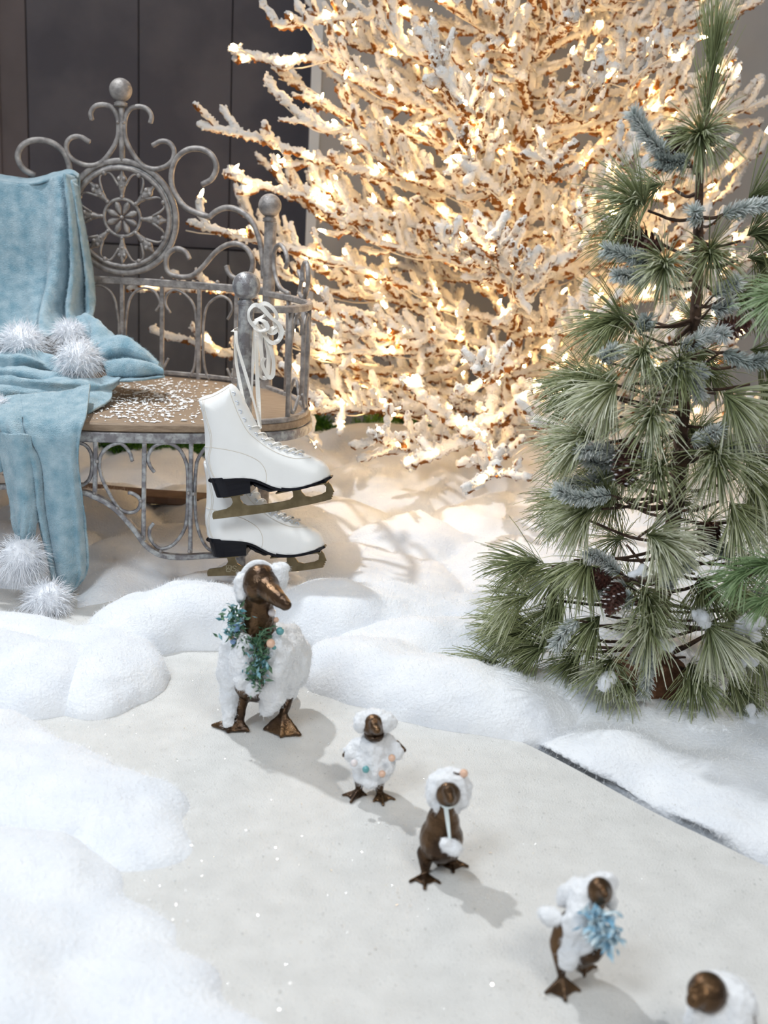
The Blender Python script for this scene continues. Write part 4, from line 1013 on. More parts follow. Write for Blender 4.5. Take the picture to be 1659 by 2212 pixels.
for x, y, m_ in ((270, 615, 'pearl_white'), (375, 672, 'pearl_teal'), (520, 712, 'pearl_pink'), (607, 570, 'pearl_pink')): pearl(d1, q(x, y, -.035), .0058, m_)
# ---- second duckling: bare bronze, fur hood tied with cord
YM = 1.39
d2 = thing('duckling_figurine', tuple(G(950, 1890)), 'bare bronze duckling striding in round white fur hood with pompom ties', 'duck', 'bronze ducklings in line')
pr_ = [ball(q(1112, 895, -.006), (.0175, .018, .019)), hull([(q(1125, 925, -.02), .0095), (q(1132, 940, -.03), .006)]), hull([(q(1095, 1000, 0), .0135), (q(1080, 1120, .008), .020)]),
       ball(q(1050, 1290, .012), (.0315, .036, .034)), ball(q(1062, 1170, .01), (.0245, .027, .034)), hull([(q(985, 1330, .01), .020), (q(912, 1480, .008), .009)]), hull([(q(1130, 1320, .01), .018), (q(1150, 1430, .01), .010)]), ball(q(1020, 1330, .05), (.016, .025, .016)), hull([(q(1112, 875, -.02), .0085), (q(1118, 905, -.026), .007)])]
a1 = foot(pr_, cv, (905, 1610), ((768, 1676), (902, 1738), (1038, 1688)), .0028, .02, YM)
a2 = foot(pr_, cv, (1150, 1478), ((1018, 1532), (1160, 1592), (1288, 1540)), .0028, .02, YM + .03)
pr_ += [hull([(a1, .005), (q(910, 1420, .01), .013)]), hull([(a2, .0052), (q(1150, 1410, .01), .011)])]
mk('body', *blob(pr_, .0019, 3), 'bronze', d2)
plush('hood', [hull([(q(1110 + 105 * math.cos(t_), 885 - 105 * math.sin(t_), .004), .0135), (q(1110 + 105 * math.cos(t_ + .7), 885 - 105 * math.sin(t_ + .7), .004), .0135)]) for t_ in np.arange(9) * .7 - .6] + [ball(q(1115, 860, .02), (.034, .016, .034))], d2, .0026)
mk('tie_cord', *tube(spline([q(1040, 980, -.012), q(1085, 1015, -.02), q(1130, 1015, -.02), q(1190, 985, -.012)], 6), .0016, 6), 'ribbon', d2)
for P in ([(1080, 1005, -.02), (1100, 1150, -.026), (1125, 1310, -.036)], [(1100, 1008, -.02), (1118, 1150, -.026), (1130, 1310, -.036)]): mk('tie_cord', *tube(spline([q(*t_) for t_ in P], 6), .0015, 6), 'ribbon', d2)
for x, y in ((1092, 1358), (1158, 1385)): plush('tie_pompom', [ball(q(x, y, -.038), .0105)], d2, .002, fz=140000, fl=.004)
pearl(d2, q(1252, 708, .01), .0062, 'pearl_pink'); mk('pearl_stem', *tube([q(1160, 700, .01), q(1200, 715, .01), q(1240, 708, .01)], .0016, 5), 'bronze', d2)
# ---- third duckling: scarf and icy spray
cv = crop(1120, 1840, 3.078); YM = 1.165
d3 = thing('duckling_figurine', tuple(G(1240, 2125)), 'blurred bronze duckling with white plush scarf and icy blue spray', 'duck', 'bronze ducklings in line')
pr_ = [ball(q(540, 262, -.004), (.0155, .017, .0165)), hull([(q(560, 270, -.016), .0085), (q(575, 285, -.026), .0055)]), hull([(q(525, 300, .004), .011), (q(470, 420, .01), .018)]), ball(q(400, 560, .012), (.030, .036, .040), 20, 14, roty(.35)),
       hull([(q(300, 480, .0), .011), (q(260, 600, .0), .010)]), hull([(q(400, 720, -.01), .010), (q(480, 660, -.014), .0145), (q(550, 610, -.01), .009)])]
a1 = foot(pr_, cv, (290, 835), ((182, 937), (312, 988), (408, 922)), .0028, .02, YM - .01)
a2 = foot(pr_, cv, (440, 745), ((385, 775), (438, 826), (520, 768)), .0026, .02, YM + .03)
pr_ += [hull([(a1, .005), (q(255, 620, .0), .009)]), hull([(a2, .005), (q(430, 700, .01), .009)])]
mk('body', *blob(pr_, .0019, 3), 'bronze', d3)
plush('scarf', [hull([(q(500, 215, .008), .013), (q(430, 330, .0), .015)]), hull([(q(430, 330, -.004), .015), (q(380, 500, -.012), .017)]), hull([(q(380, 520, -.014), .018), (q(330, 720, -.016), .013)]), hull([(q(300, 310, .02), .012), (q(430, 240, .014), .012)]), ball(q(545, 225, .012), (.022, .014, .020)), ball(q(420, 600, -.02), (.017, .012, .018)), hull([(q(590, 280, .01), .008), (q(620, 340, .01), .007)])], d3, .0028)
plush('scarf_pompom', [ball(q(205, 430, .0), .0145)], d3, .0025, fz=120000, fl=.005)
sp_ = [q(x, y, -.035) for x, y in ((490, 440), (540, 430), (600, 440), (520, 490), (580, 480), (630, 510), (560, 550), (520, 530), (600, 590))]
leaves('icy_spray', d3, sp_, 110, .018, 'icy_spray', .005, -.4)
for P in ([(560, 420), (640, 400), (690, 430)], [(560, 440), (640, 500), (690, 520)], [(560, 460), (640, 560), (715, 600)], [(540, 470), (610, 580), (615, 700)]):
    mk('spray_stem', *tube(spline([q(x, y, -.04) for x, y in P], 5), np.linspace(.003, .0035, 11), 5, flat=.4), 'icy_spray', d3)
# ---- fourth duckling, cut by the lower edge of the picture
YM = 1.03
d4 = thing('duckling_figurine', tuple(PY(1545, 2330, YM) * [1, 1, 0]), 'nearest bronze duckling at lower right corner looking left in white coat', 'duck', 'bronze ducklings in line')
z0 = 0.0
pr_ = [ball(q(1255, 935, -.004), (.0215, .021, .022)), hull([(q(1215, 950, -.012), .013), (q(1165, 990, -.022), .0085)]), hull([(q(1205, 920, -.012), .009), (q(1150, 925, -.02), .004)]), hull([(q(1275, 1000, 0), .0145), (q(1300, 1110, .008), .021)])]
cb = q(1340, 1280, .01); cb[2] = max(cb[2], .06)
pr_ += [ball(cb, (.034, .040, .040)), hull([(cb + [-.012, 0, -.03], .009), (np.array([cb[0] - .015, cb[1], .02]), .005)]), hull([(cb + [.015, 0, -.03], .009), (np.array([cb[0] + .016, cb[1], .02]), .005)])]
for sx in (-.015, .016):
    for tx, ty in ((-.02, -.012), (0, -.028), (.02, -.012)): pr_.append(hull([(np.array([cb[0] + sx, cb[1], .018]), .004), (np.array([cb[0] + sx + tx, cb[1] + ty, .003]), .0025)]))
mk('body', *blob(pr_, .0022, 3), 'bronze', d4)
plush('coat', [ball(cb + [0, .004, .008], (.038, .044, .040)), hull([(q(1330, 1060, .012), .022), (q(1400, 1120, .012), .022)]), hull([(q(1180, 1075, -.01), .013), (q(1180, 1160, -.01), .014)])], d4, .0028)
# ------------------------------------------------------------------ big flocked twig tree with warm string lights
TB = PY(1085, 990, 3.95); TB[2] = 0.02
TX, TY = TB[0], TB[1]
tree = thing('flocked_tree', (TX, TY, 0.0), 'tall white flocked twig tree glowing with warm lights', 'tree')
lights = thing('light_string', (TX, TY, 0.3), 'string of warm white mini lights wound through the flocked tree', 'string lights')
def flock_tube(P, r0, r1, sides=7, step=0.0105):
    L = np.concatenate([[0], np.cumsum(np.linalg.norm(np.diff(P, axis=0), axis=1))]); n = max(4, int(L[-1] / step))
    t_ = np.linspace(0, L[-1], n); Q = np.stack([np.interp(t_, L, P[:, c]) for c in range(3)], 1)
    r = np.linspace(r0, r1, n); r[0] *= .7; r[-1] *= .55
    r = r * (1 + RNG.uniform(-.2, .25, n))
    V, F = tube(Q, r, sides, jit=.42)
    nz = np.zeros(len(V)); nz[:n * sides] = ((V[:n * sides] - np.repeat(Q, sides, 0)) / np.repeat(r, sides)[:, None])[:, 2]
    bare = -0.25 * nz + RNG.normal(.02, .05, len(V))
    # crumbs of flock clinging to the wire
    nc = int(n * 1.5); k_ = RNG.integers(0, n, nc); j_ = RNG.integers(0, sides, nc)
    c = V[k_ * sides + j_]; rc = RNG.uniform(.0035, .0085, (nc, 1)) * (.7 + .3 * r0 / .012)
    a = norm(RNG.normal(0, 1, (nc, 3))); b_ = norm(np.cross(a, RNG.normal(0, 1, (nc, 3)))); d_ = np.cross(a, b_)
    C = np.stack([c + a * rc, c - a * rc, c + b_ * rc, c - b_ * rc, c + d_ * rc * .8, c - d_ * rc * .8], 1).reshape(-1, 3)
    o8 = np.array([[0, 2, 4], [2, 1, 4], [1, 3, 4], [3, 0, 4], [2, 0, 5], [1, 2, 5], [3, 1, 5], [0, 3, 5]])
    F = F + (np.arange(nc)[:, None, None] * 6 + o8[None] + len(V)).reshape(-1, 3).tolist()
    bare = np.concatenate([bare, np.repeat(bare[k_ * sides + j_] - .04, 6)]); V = np.vstack([V, C])
    return V, F, bare, Q
BULBS = []
def branch(path, twigs, r=0.012, tl=0.17, tilt=0.35, bulbs=3, bare_off=0.0):
    """one arm of the tree: main wire plus side twigs, a single mesh"""
    mb = MB(); ba = []
    P = spline(path, 10)
    V, F, b, Q = flock_tube(P, r, r * 0.95, 7); mb.add((V, F)); ba.append(b)
    N = len(Q); T = norm(np.gradient(Q, axis=0))
    tips = [(Q[-1], T[-1])]
    for k, (f, sg) in enumerate(twigs):
        i_ = min(N - 1, int(f * (N - 1))); t0 = T[i_]; side = norm(np.cross(t0, [0, 0, 1.0])) * sg
        upv = np.array([0, 0, 1.0])
        d = norm(t0 * random.uniform(.3, .9) + side * random.uniform(.1, .7) + upv * random.uniform(0, 1.1) * (1 if random.random() < .85 else -.6))
        ln = tl * random.uniform(.6, 1.2) * (1 - .25 * f)
        d2 = norm(d + upv * random.uniform(0, .5) + RNG.normal(0, .12, 3))
        W = spline([Q[i_], Q[i_] + d * ln * .5, Q[i_] + d * ln * .5 + d2 * ln * .5], 5)
        rt = random.uniform(.010, .0155)
        V, F, b, _ = flock_tube(W, rt * .85, rt, 7); mb.add((V, F)); ba.append(b)
        tips.append((W[-1], norm(W[-1] - W[-3])))
        if ln > .11 and random.random() < .45:
            m_ = W[len(W) // 2]; d3 = norm(d + side * -.6 + upv * .4 + RNG.normal(0, .2, 3)); V, F, b, _ = flock_tube(spline([m_, m_ + d3 * ln * .4], 4), rt * .7, rt * .8, 6); mb.add((V, F)); ba.append(b); tips.append((m_ + d3 * ln * .4, d3))
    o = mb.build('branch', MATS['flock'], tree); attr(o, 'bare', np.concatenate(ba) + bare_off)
    random.shuffle(tips)
    for p_, d in tips[:bulbs]: BULBS.append((p_ - d * random.uniform(.0, .07) + np.array([random.uniform(-.012, .012), -.013, random.uniform(.004, .014)]), norm(d * .6 + RNG.normal(0, .5, 3) + np.array([0, -.35, .25])), o))
    for i_ in range(max(6, int(N * .3)), N - 2, 22):
        if random.random() < .6: BULBS.append((Q[i_] + np.array([0, -.017, random.uniform(-.01, .015)]), norm(np.array([random.uniform(-.7, .7), -.6, random.uniform(-.4, 1)])), o))
    return Q
# trunk
V, F = tube(spline([(TX, TY, 0), (TX + .01, TY, .6), (TX - .01, TY, 1.4), (TX, TY, 2.75)], 12), np.linspace(.035, .012, 37), 10, jit=.15)
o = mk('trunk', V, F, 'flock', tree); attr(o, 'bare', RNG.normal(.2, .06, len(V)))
def tw(n, f0=.25): return [(f0 + (1 - f0) * (k + random.uniform(.1, .9)) / n, 1 if k % 2 else -1) for k in range(n)]
MAINS = []
nb = 0
for wz in np.arange(0.16, 2.5, 0.125):
    n_ = 9
    a0 = random.uniform(0, 6.28)
    for k in range(n_):
        a = a0 + 2 * math.pi * k / n_ + random.uniform(-.2, .2)
        d = np.array([math.cos(a), math.sin(a), 0])
        L = 1.18 * (1 - wz / 3.9) * random.uniform(.78, 1.05)
        if d[1] < -.3: L *= .86
        if d[1] > .5: L *= .72
        z0 = wz + random.uniform(-.05, .05)
        ts = random.uniform(.05, .5)
        path = [np.array([TX, TY, z0]), np.array([TX, TY, z0]) + d * L * .4 + [0, 0, L * .4 * ts], np.array([TX, TY, z0]) + d * L * .75 + [0, 0, L * .72 * ts - .02], np.array([TX, TY, z0]) + d * L + [0, 0, L * ts * 1.05]]
        for q_ in path: q_[2] = max(q_[2], .2)
        Q = branch(path, tw(int(15 * L + 4)), bulbs=2 if d[1] < .35 else 1, bare_off=.03 if d[1] > -.2 else 0)
        if d[1] < .4: MAINS.append(Q)
# arms picked out in the photograph: to the left over the bench and to the front
def arm(pts, n=7, r=.014, tl=.17, **k):
    Q = branch([PY(*p_) for p_ in pts], tw(n, .15), r, tl, **k); MAINS.append(Q)
arm([(980, 60, 3.9), (860, 30, 3.8), (700, 40, 3.72), (610, 55, 3.68), (578, 28, 3.66)], 8)
arm([(900, 190, 3.9), (780, 150, 3.8), (690, 125, 3.75), (600, 130, 3.72), (495, 106, 3.7)], 4, tl=.1)
arm([(960, 430, 3.9), (800, 375, 3.78), (690, 345, 3.7), (560, 300, 3.66), (425, 266, 3.63)], 7)
arm([(900, 330, 3.85), (780, 290, 3.75), (680, 270, 3.7), (600, 200, 3.68)], 6, tl=.14)
arm([(960, 540, 3.9), (800, 480, 3.75), (680, 430, 3.68), (560, 400, 3.66), (483, 372, 3.65)], 8, tl=.13)
arm([(950, 640, 3.9), (800, 590, 3.75), (660, 545, 3.68), (540, 515, 3.62), (405, 478, 3.6)], 6, tl=.13)
arm([(960, 720, 3.9), (800, 680, 3.8), (620, 650, 3.7), (480, 625, 3.66), (275, 622, 3.64)], 7, tl=.12)
arm([(960, 800, 3.9), (830, 800, 3.8), (700, 770, 3.7), (650, 740, 3.66), (560, 660, 3.64)], 7, tl=.14)
arm([(1000, 900, 3.9), (880, 880, 3.75), (760, 885, 3.66), (680, 870, 3.62), (640, 800, 3.6)], 7, tl=.13)
arm([(860, 880, 3.7), (740, 880, 3.6), (650, 900, 3.5), (690, 965, 3.46)], 4, tl=.09)
arm([(1080, 760, 3.85), (1060, 880, 3.5), (1030, 938, 3.36), (960, 970, 3.3), (872, 1003, 3.26)], 4, tl=.12, r=.019)
arm([(1050, 900, 3.42), (1010, 925, 3.36), (930, 870, 3.3), (868, 815, 3.28)], 2, tl=.09, r=.019)
arm([(1040, 920, 3.40), (1080, 900, 3.36), (1120, 870, 3.33), (1172, 840, 3.31)], 2, tl=.09, r=.019)
arm([(1090, 560, 3.9), (1090, 620, 3.55), (1060, 570, 3.42), (1000, 520, 3.38)], 5, tl=.13, r=.019)
arm([(1120, 620, 3.6), (1150, 600, 3.45), (1200, 570, 3.4), (1250, 545, 3.38)], 4, tl=.12, r=.019)
arm([(1090, 480, 3.85), (1080, 430, 3.5), (1040, 380, 3.4), (990, 345, 3.37)], 5, tl=.13, r=.019)
arm([(1060, 320, 3.85), (1020, 200, 3.5), (960, 150, 3.42), (900, 60, 3.4)], 6, tl=.12)
# cables
for Q in MAINS[::2]:
    k = RNG.uniform(0, 6.28); n = len(Q); t_ = np.arange(n)
    C = Q + np.stack([.016 * np.cos(.22 * t_ + k), .016 * np.sin(.22 * t_ + k) - .012, .018 * np.sin(.17 * t_ + k) - .008], 1)
    mk('cable', *tube(C[::3], .0022, 5), 'cable', lights)
C = spline([PY(1083, 990, 3.5), PY(1110, 985, 3.45), (PY(1150, 960, 3.45)), PY(1260, 930, 3.45), PY(1420, 925, 3.6)], 8); mk('cable', *tube(C, .003, 6), 'cable', lights)
# bulbs
bm_V, bm_F = lathe((0, 0, 0), [(.0015, -.016), (.0042, -.015), (.0042, 0), (.0036, .0005)], 8)
sock = bpy.data.meshes.new('socket'); sock.from_pydata(bm_V.tolist(), [], bm_F); sock.materials.append(MATS['socket'])
bV, bF = lathe((0, 0, 0), [(.0030, 0), (.0044, .004), (.0044, .012), (.003, .018), (.0006, .0235)], 8)
bul = bpy.data.meshes.new('bulb'); bul.from_pydata(bV.tolist(), [], bF); bul.materials.append(MATS['bulb']); bul.polygons.foreach_set('use_smooth', [True] * len(bul.polygons))
def visible_first(b):
    p_ = b[0] - CAM; z = p_ @ _fw; x = CX + FPX * (p_ @ _rt) / z; y = CY - FPX * (p_ @ _up) / z
    return not (-40 < x < 1700 and -60 < y < 1100), b[0][1]
BULBS.sort(key=visible_first)
SEL = BULBS[:300]
for p_, d, _ in SEL:
    z = norm(d); x = norm(np.cross(z, [0.3, 1, .2])); y = np.cross(z, x); M3 = np.stack([x, y, z], 1)
    b = inst('bulb', bul, lights, p_, M3, random.uniform(.95, 1.3))
    s = bpy.data.objects.new('socket', sock); COL.objects.link(s); s.parent = b
if len(BULBS) > 300:      # the rest, deep in the tree
    mb = MB()
    for p_, d, _ in BULBS[300:420]:
        z = norm(d); x = norm(np.cross(z, [0.3, 1, .2])); y = np.cross(z, x); M3 = np.stack([x, y, z], 1)
        mb.add((bV @ M3.T + p_, bF))
    o = mb.build('far_bulbs', MATS['bulb'], lights); o['kind'] = 'stuff'

# ------------------------------------------------------------------ frosted green pine
def needles(P, n, length, ang0, ang1, width, frost, back=0.0, gravity=0.0, seg=3):
    """needles leaving the last stretch of a stem; returns V, F, frost"""
    P = np.asarray(P); L = np.concatenate([[0], np.cumsum(np.linalg.norm(np.diff(P, axis=0), axis=1))])
    s = RNG.uniform(back, 1, n) * L[-1]
    b = np.stack([np.interp(s, L, P[:, c]) for c in range(3)], 1)
    T = norm(np.gradient(P, axis=0)); t_ = norm(np.stack([np.interp(s, L, T[:, c]) for c in range(3)], 1))
    rnd = RNG.normal(0, 1, (n, 3)); rad = norm(rnd - t_ * (rnd * t_).sum(1, keepdims=True))
    a = RNG.uniform(ang0, ang1, (n, 1)); d = np.cos(a) * t_ + np.sin(a) * rad
    ln = length * RNG.uniform(.65, 1.1, (n, 1)); w = width * RNG.uniform(.8, 1.25, (n, 1))
    d1 = norm(d + np.array([0, 0, -1]) * gravity * .5); d2 = norm(d1 + np.array([0, 0, -1]) * gravity + RNG.normal(0, .08, (n, 3)))
    p0 = b; p1 = b + d * ln * .4; p2 = p1 + d1 * ln * .35; p3 = p2 + d2 * ln * .25
    u = norm(np.cross(d, RNG.normal(0, 1, (n, 3)))); v = np.cross(d, u)
    rows = []
    for p_, k in ((p0, .7), (p1, 1.0), (p2, 1.0), (p3, .55)):
        rows += [p_ + u * w * k, p_ - .5 * u * w * k + .87 * v * w * k, p_ - .5 * u * w * k - .87 * v * w * k]
    V = np.stack(rows, 1).reshape(-1, 3); i_ = np.arange(n)[:, None] * 12
    F = np.concatenate([i_ + np.array([[3 * r + k, 3 * r + (k + 1) % 3, 3 * r + 3 + (k + 1) % 3, 3 * r + 3 + k]]) for r in range(3) for k in range(3)] , 0)
    fr = np.clip(np.repeat(frost * RNG.uniform(.5, 1.25, n), 12).reshape(n, 12) * np.array([.28, .28, .28, .7, .7, .7, .95, .95, .95, 1.1, 1.1, 1.1]) , 0, 1).ravel()
    return V, F.tolist(), fr
def tuft(par, base, tip, n, length, frost, m='needle', spread=(.25, .95), grav=.25, wd=.00085, name='needle_tuft'):
    base = np.asarray(base); tip = np.asarray(tip)
    P = spline([base, base * .5 + tip * .5 + [0, 0, .008], tip], 5)
    V, F, fr = needles(P, n, length, spread[0], spread[1], wd, frost, .35, grav)
    o = mk(name, V, F, m, par, True); attr(o, 'frost', fr); return o
def sprig(par, base, tip, frost=.8, r=.016, dens=6500):
    base = np.asarray(base); tip = np.asarray(tip); ln = np.linalg.norm(tip - base)
    P = spline([base, base * .5 + tip * .5 + RNG.normal(0, .006, 3), tip], 5)
    V, F, fr = needles(P, int(dens * ln), r * 1.35, .6, 1.15, .0009, frost, 0.0, .05)
    o = mk('frosted_sprig', V, F, 'spruce', par, True); attr(o, 'frost', fr)
    mk('sprig_stem', *tube(P, .0022, 6), 'bark', o)
YP = 2.06
pine = thing('pine_tree', tuple(G(1400, 1490)), 'small green pine tree with frosted needles and brown pine cones', 'tree')
TR = [(1395, 1500), (1412, 1400), (1440, 1235), (1463, 1060), (1473, 930), (1497, 720), (1508, 600), (1510, 400), (1520, 300), (1535, 190), (1542, 120)]
TP = spline([PY(x, y, YP) for x, y in TR], 6)
mk('trunk', *tube(TP, np.interp(np.linspace(0, 1, len(TP)), [0, .3, .8, 1], [.021, .014, .006, .003]), 10, jit=.18), 'bark', pine)
bc = PY(1400, 1490, YP); mk('burlap_wrap', *rough(*lathe((bc[0], bc[1], -.02), [(.085, 0), (.09, .03), (.085, .07), (.06, .10), (.03, .125), (.02, .15)], 24), ((30, .006), (80, .003))), 'burlap', pine)
def trunk_at(py):
    ys = np.array([t_[1] for t_ in TR][::-1], float); xs = np.array([t_[0] for t_ in TR][::-1], float)
    return PY(np.interp(py, ys, xs), py, YP)
def limb(base, tip, r=.004, sag=.01):
    P = spline([base, base * .55 + tip * .45 + [0, 0, -sag], tip], 6); mk('branch', *tube(P, np.linspace(r, r * .6, len(P)), 6, jit=.15), 'bark', pine); return P
def pt(px_, py_, Y): return PY(px_, py_, Y)
# crown brush and the tufts one can pick out, (attach y on trunk, base px, tip px, Y of tip, needles, length, frost)
tuft(pine, trunk_at(225), trunk_at(115), 150, .125, .42, spread=(.05, .42), grav=.0, wd=.0006)
tuft(pine, trunk_at(330), trunk_at(200), 100, .11, .4, spread=(.1, .45), grav=.0, wd=.0006)
KEY = [(340, (1515, 300), YP - .10, (1512, 296), 230, .11, .62), (470, (1400, 455), YP - .03, (1372, 440), 190, .115, .62), (470, (1600, 440), YP - .02, (1650, 425), 150, .11, .35),
       (560, (1440, 575), YP - .12, (1434, 578), 220, .095, .75), (545, (1525, 555), YP - .10, (1535, 552), 170, .10, .55), (520, (1600, 520), YP, (1640, 510), 150, .11, .3), (600, (1590, 640), YP + .03, (1640, 640), 120, .10, .3),
       (690, (1360, 700), YP - .06, (1325, 700), 190, .11, .5), (700, (1400, 760), YP - .12, (1385, 770), 220, .10, .85), (740, (1600, 760), YP - .02, (1650, 770), 150, .11, .4), (760, (1470, 780), YP - .14, (1462, 800), 160, .10, .6),
       (800, (1350, 830), YP - .12, (1315, 850), 240, .11, .9), (820, (1545, 850), YP - .14, (1580, 870), 240, .12, .8), (840, (1420, 880), YP - .16, (1405, 905), 200, .11, .8), (830, (1620, 830), YP - .05, (1660, 850), 150, .11, .6),
       (900, (1300, 960), YP - .10, (1255, 955), 210, .11, .85), (930, (1380, 960), YP - .06, (1350, 985), 140, .10, .5), (960, (1440, 1010), YP - .18, (1415, 1020), 170, .10, .55), (940, (1600, 1010), YP - .12, (1640, 1050), 260, .13, .75), (950, (1530, 960), YP - .16, (1550, 1000), 220, .13, .7), (1000, (1640, 950), YP - .03, (1680, 960), 150, .12, .4),
       (1060, (1300, 1100), YP - .10, (1262, 1110), 220, .10, .75), (1080, (1380, 1160), YP - .16, (1410, 1165), 250, .11, .95), (1090, (1330, 1090), YP - .08, (1300, 1075), 150, .10, .5), (1100, (1560, 1080), YP - .14, (1590, 1110), 200, .12, .75), (1120, (1640, 1120), YP - .06, (1680, 1140), 160, .12, .5),
       (1180, (1240, 1210), YP - .04, (1205, 1240), 190, .11, .45), (1200, (1290, 1200), YP - .10, (1260, 1230), 180, .10, .55), (1220, (1380, 1260), YP - .14, (1400, 1300), 170, .10, .6), (1230, (1560, 1250), YP - .10, (1600, 1290), 180, .12, .6), (1200, (1500, 1240), YP - .10, (1520, 1280), 150, .11, .45),
       (1290, (1230, 1290), YP - .02, (1200, 1320), 150, .10, .5), (1300, (1420, 1330), YP - .16, (1400, 1360), 200, .11, .85), (1320, (1510, 1340), YP - .16, (1540, 1370), 220, .12, .9), (1340, (1600, 1350), YP - .10, (1640, 1400), 170, .12, .55), (1330, (1310, 1330), YP - .10, (1280, 1350), 170, .10, .5),
       (1390, (1200, 1405), YP - .03, (1165, 1402), 200, .10, .5), (1400, (1330, 1420), YP - .12, (1310, 1450), 190, .09, .7), (1400, (1480, 1420), YP - .12, (1500, 1470), 170, .10, .5), (1420, (1560, 1450), YP - .10, (1590, 1490), 170, .10, .6), (1440, (1640, 1440), YP - .06, (1680, 1470), 150, .11, .4), (1430, (1270, 1420), YP - .05, (1240, 1430), 140, .08, .4), (1450, (1370, 1470), YP - .13, (1350, 1490), 110, .07, .7)]
for ya, bpx, Yt, tpx, n_, ln, fr in KEY:
    A_ = trunk_at(ya); B_ = pt(bpx[0], bpx[1], (Yt + YP) / 2 if abs(bpx[0] - tpx[0]) < 30 else Yt + .01); C_ = pt(tpx[0], tpx[1], Yt)
    if np.linalg.norm(C_ - B_) < .03: C_ = B_ + norm(C_ - B_ + np.array([0, -.02, .002])) * .045
    limb(A_, B_); tuft(pine, B_, C_, n_, ln, fr)
# tufts of the far side
for k in range(48):
    py_ = 420 + 1040 * (k / 47) ** .6 + random.uniform(-20, 20); A_ = trunk_at(py_); rr = .06 + .20 * (py_ - 400) / 1050 * random.uniform(.7, 1.1)
    a = random.uniform(-.25, math.pi + .25); d = np.array([math.cos(a), math.sin(a), random.uniform(-.15, .15)])
    B_ = A_ + d * rr; C_ = B_ + norm(d + [0, 0, -.1]) * .06; limb(A_, B_); tuft(pine, B_, C_, 110, .105, random.uniform(.3, .7))
# short stiff frosted sprigs
SPR = [((1440, 335), (1368, 245), .75), ((1490, 350), (1425, 345), .4), ((1560, 465), (1659, 440), .8), ((1520, 470), (1500, 455), .8), ((1400, 570), (1310, 540), .6), ((1410, 600), (1335, 595), .8), ((1540, 640), (1590, 610), .9), ((1535, 665), (1580, 655), .9),
       ((1500, 735), (1565, 725), .95), ((1560, 760), (1650, 780), .5), ((1470, 745), (1520, 720), .8), ((1400, 820), (1445, 800), .9), ((1390, 805), (1470, 812), .95), ((1460, 790), (1510, 855), .95), ((1470, 810), (1518, 800), .95), ((1380, 720), (1400, 690), .6), ((1300, 780), (1330, 760), .7),
       ((1330, 985), (1255, 975), .85), ((1340, 990), (1270, 995), .85), ((1330, 1020), (1230, 1048), .8), ((1320, 1070), (1205, 1060), .7), ((1490, 950), (1550, 930), .8), ((1540, 970), (1620, 960), .4), ((1400, 960), (1390, 985), .6),
       ((1340, 1240), (1275, 1200), .95), ((1355, 1265), (1275, 1285), .95), ((1370, 1290), (1350, 1300), .8), ((1430, 1270), (1490, 1215), .8), ((1480, 1200), (1440, 1220), .8), ((1250, 1340), (1200, 1395), .8), ((1390, 1380), (1392, 1500), .8), ((1620, 1300), (1659, 1290), .6), ((1580, 1200), (1540, 1180), .5), ((1400, 1390), (1375, 1420), .9), ((1640, 900), (1600, 880), .5)]
for (bx, by), (tx, ty), fr in SPR:
    Yq = YP - .14 * random.uniform(.6, 1.2); B_ = pt(bx, by, Yq + .02); C_ = pt(tx, ty, Yq); limb(trunk_at(min(1480, by + 20)), B_, .003); sprig(pine, B_, C_, fr)
def pinecone(px_, py_, Y, ln, ax, frosty=False):
    c = pt(px_, py_, Y); ax = norm(np.array(ax, float)); u = norm(np.cross(ax, [.3, .5, .8])); v = np.cross(ax, u)
    V, F = [], []; mb = MB()
    mb.add(tube([c - ax * ln * .45, c, c + ax * ln * .4], [ln * .14, ln * .17, ln * .05], 8))
    for k in range(64):
        t_ = k / 63; h = (t_ - .5) * ln * .95; R_ = ln * (.10 + .24 * math.sin(math.pi * min(1, .12 + .85 * t_)) ** .8) * (1 if t_ < .9 else .75)
        a = k * 2.399; d = math.cos(a) * u + math.sin(a) * v; s = -math.sin(a) * u + math.cos(a) * v
        b0 = c + ax * h + d * R_ * .45; tp = c + ax * (h + ln * .07) + d * R_; w = ln * .085
        mb.add(([b0 - s * w * .5, b0 + s * w * .5, tp + s * w, tp - s * w, tp + ax * ln * .03 + d * ln * .02, b0 + ax * ln * .05], [[0, 1, 2, 3], [3, 2, 4], [0, 3, 4, 5], [1, 5, 4, 2], [0, 5, 1]]))
    o = mb.build('pine_cone', MATS['cone'], pine, False); o['label'] = 'dark brown pine cone'
    if frosty:
        mf = MB()
        for k in range(14, 60, 2):
            t_ = k / 63; h = (t_ - .5) * ln * .95; R_ = ln * (.10 + .24 * math.sin(math.pi * min(1, .12 + .85 * t_)) ** .8)
            a = k * 2.399; d = math.cos(a) * u + math.sin(a) * v; tp = c + ax * (h + ln * .085) + d * R_; mf.add(ball(tp, (ln * .05, ln * .03, ln * .022), 6, 4))
        mf.build('cone_frost', MATS['cone_frost'], o)
pinecone(1452, 320, YP - .07, .075, (-.3, -.2, -.8)); pinecone(1392, 528, YP - .06, .07, (-1, -.2, .1)); pinecone(1580, 708, YP - .12, .06, (.8, -.5, .3)); pinecone(1356, 995, YP - .16, .08, (-.15, -.1, -1), True)
pinecone(1288, 1250, YP - .1, .06, (-.8, -.3, .2)); pinecone(1326, 1290, YP - .16, .062, (-.3, -.6, -.6), True); pinecone(1525, 1158, YP - .08, .065, (-.6, -.3, -.5)); pinecone(1562, 1432, YP - .13, .06, (.2, -.6, .5), True)
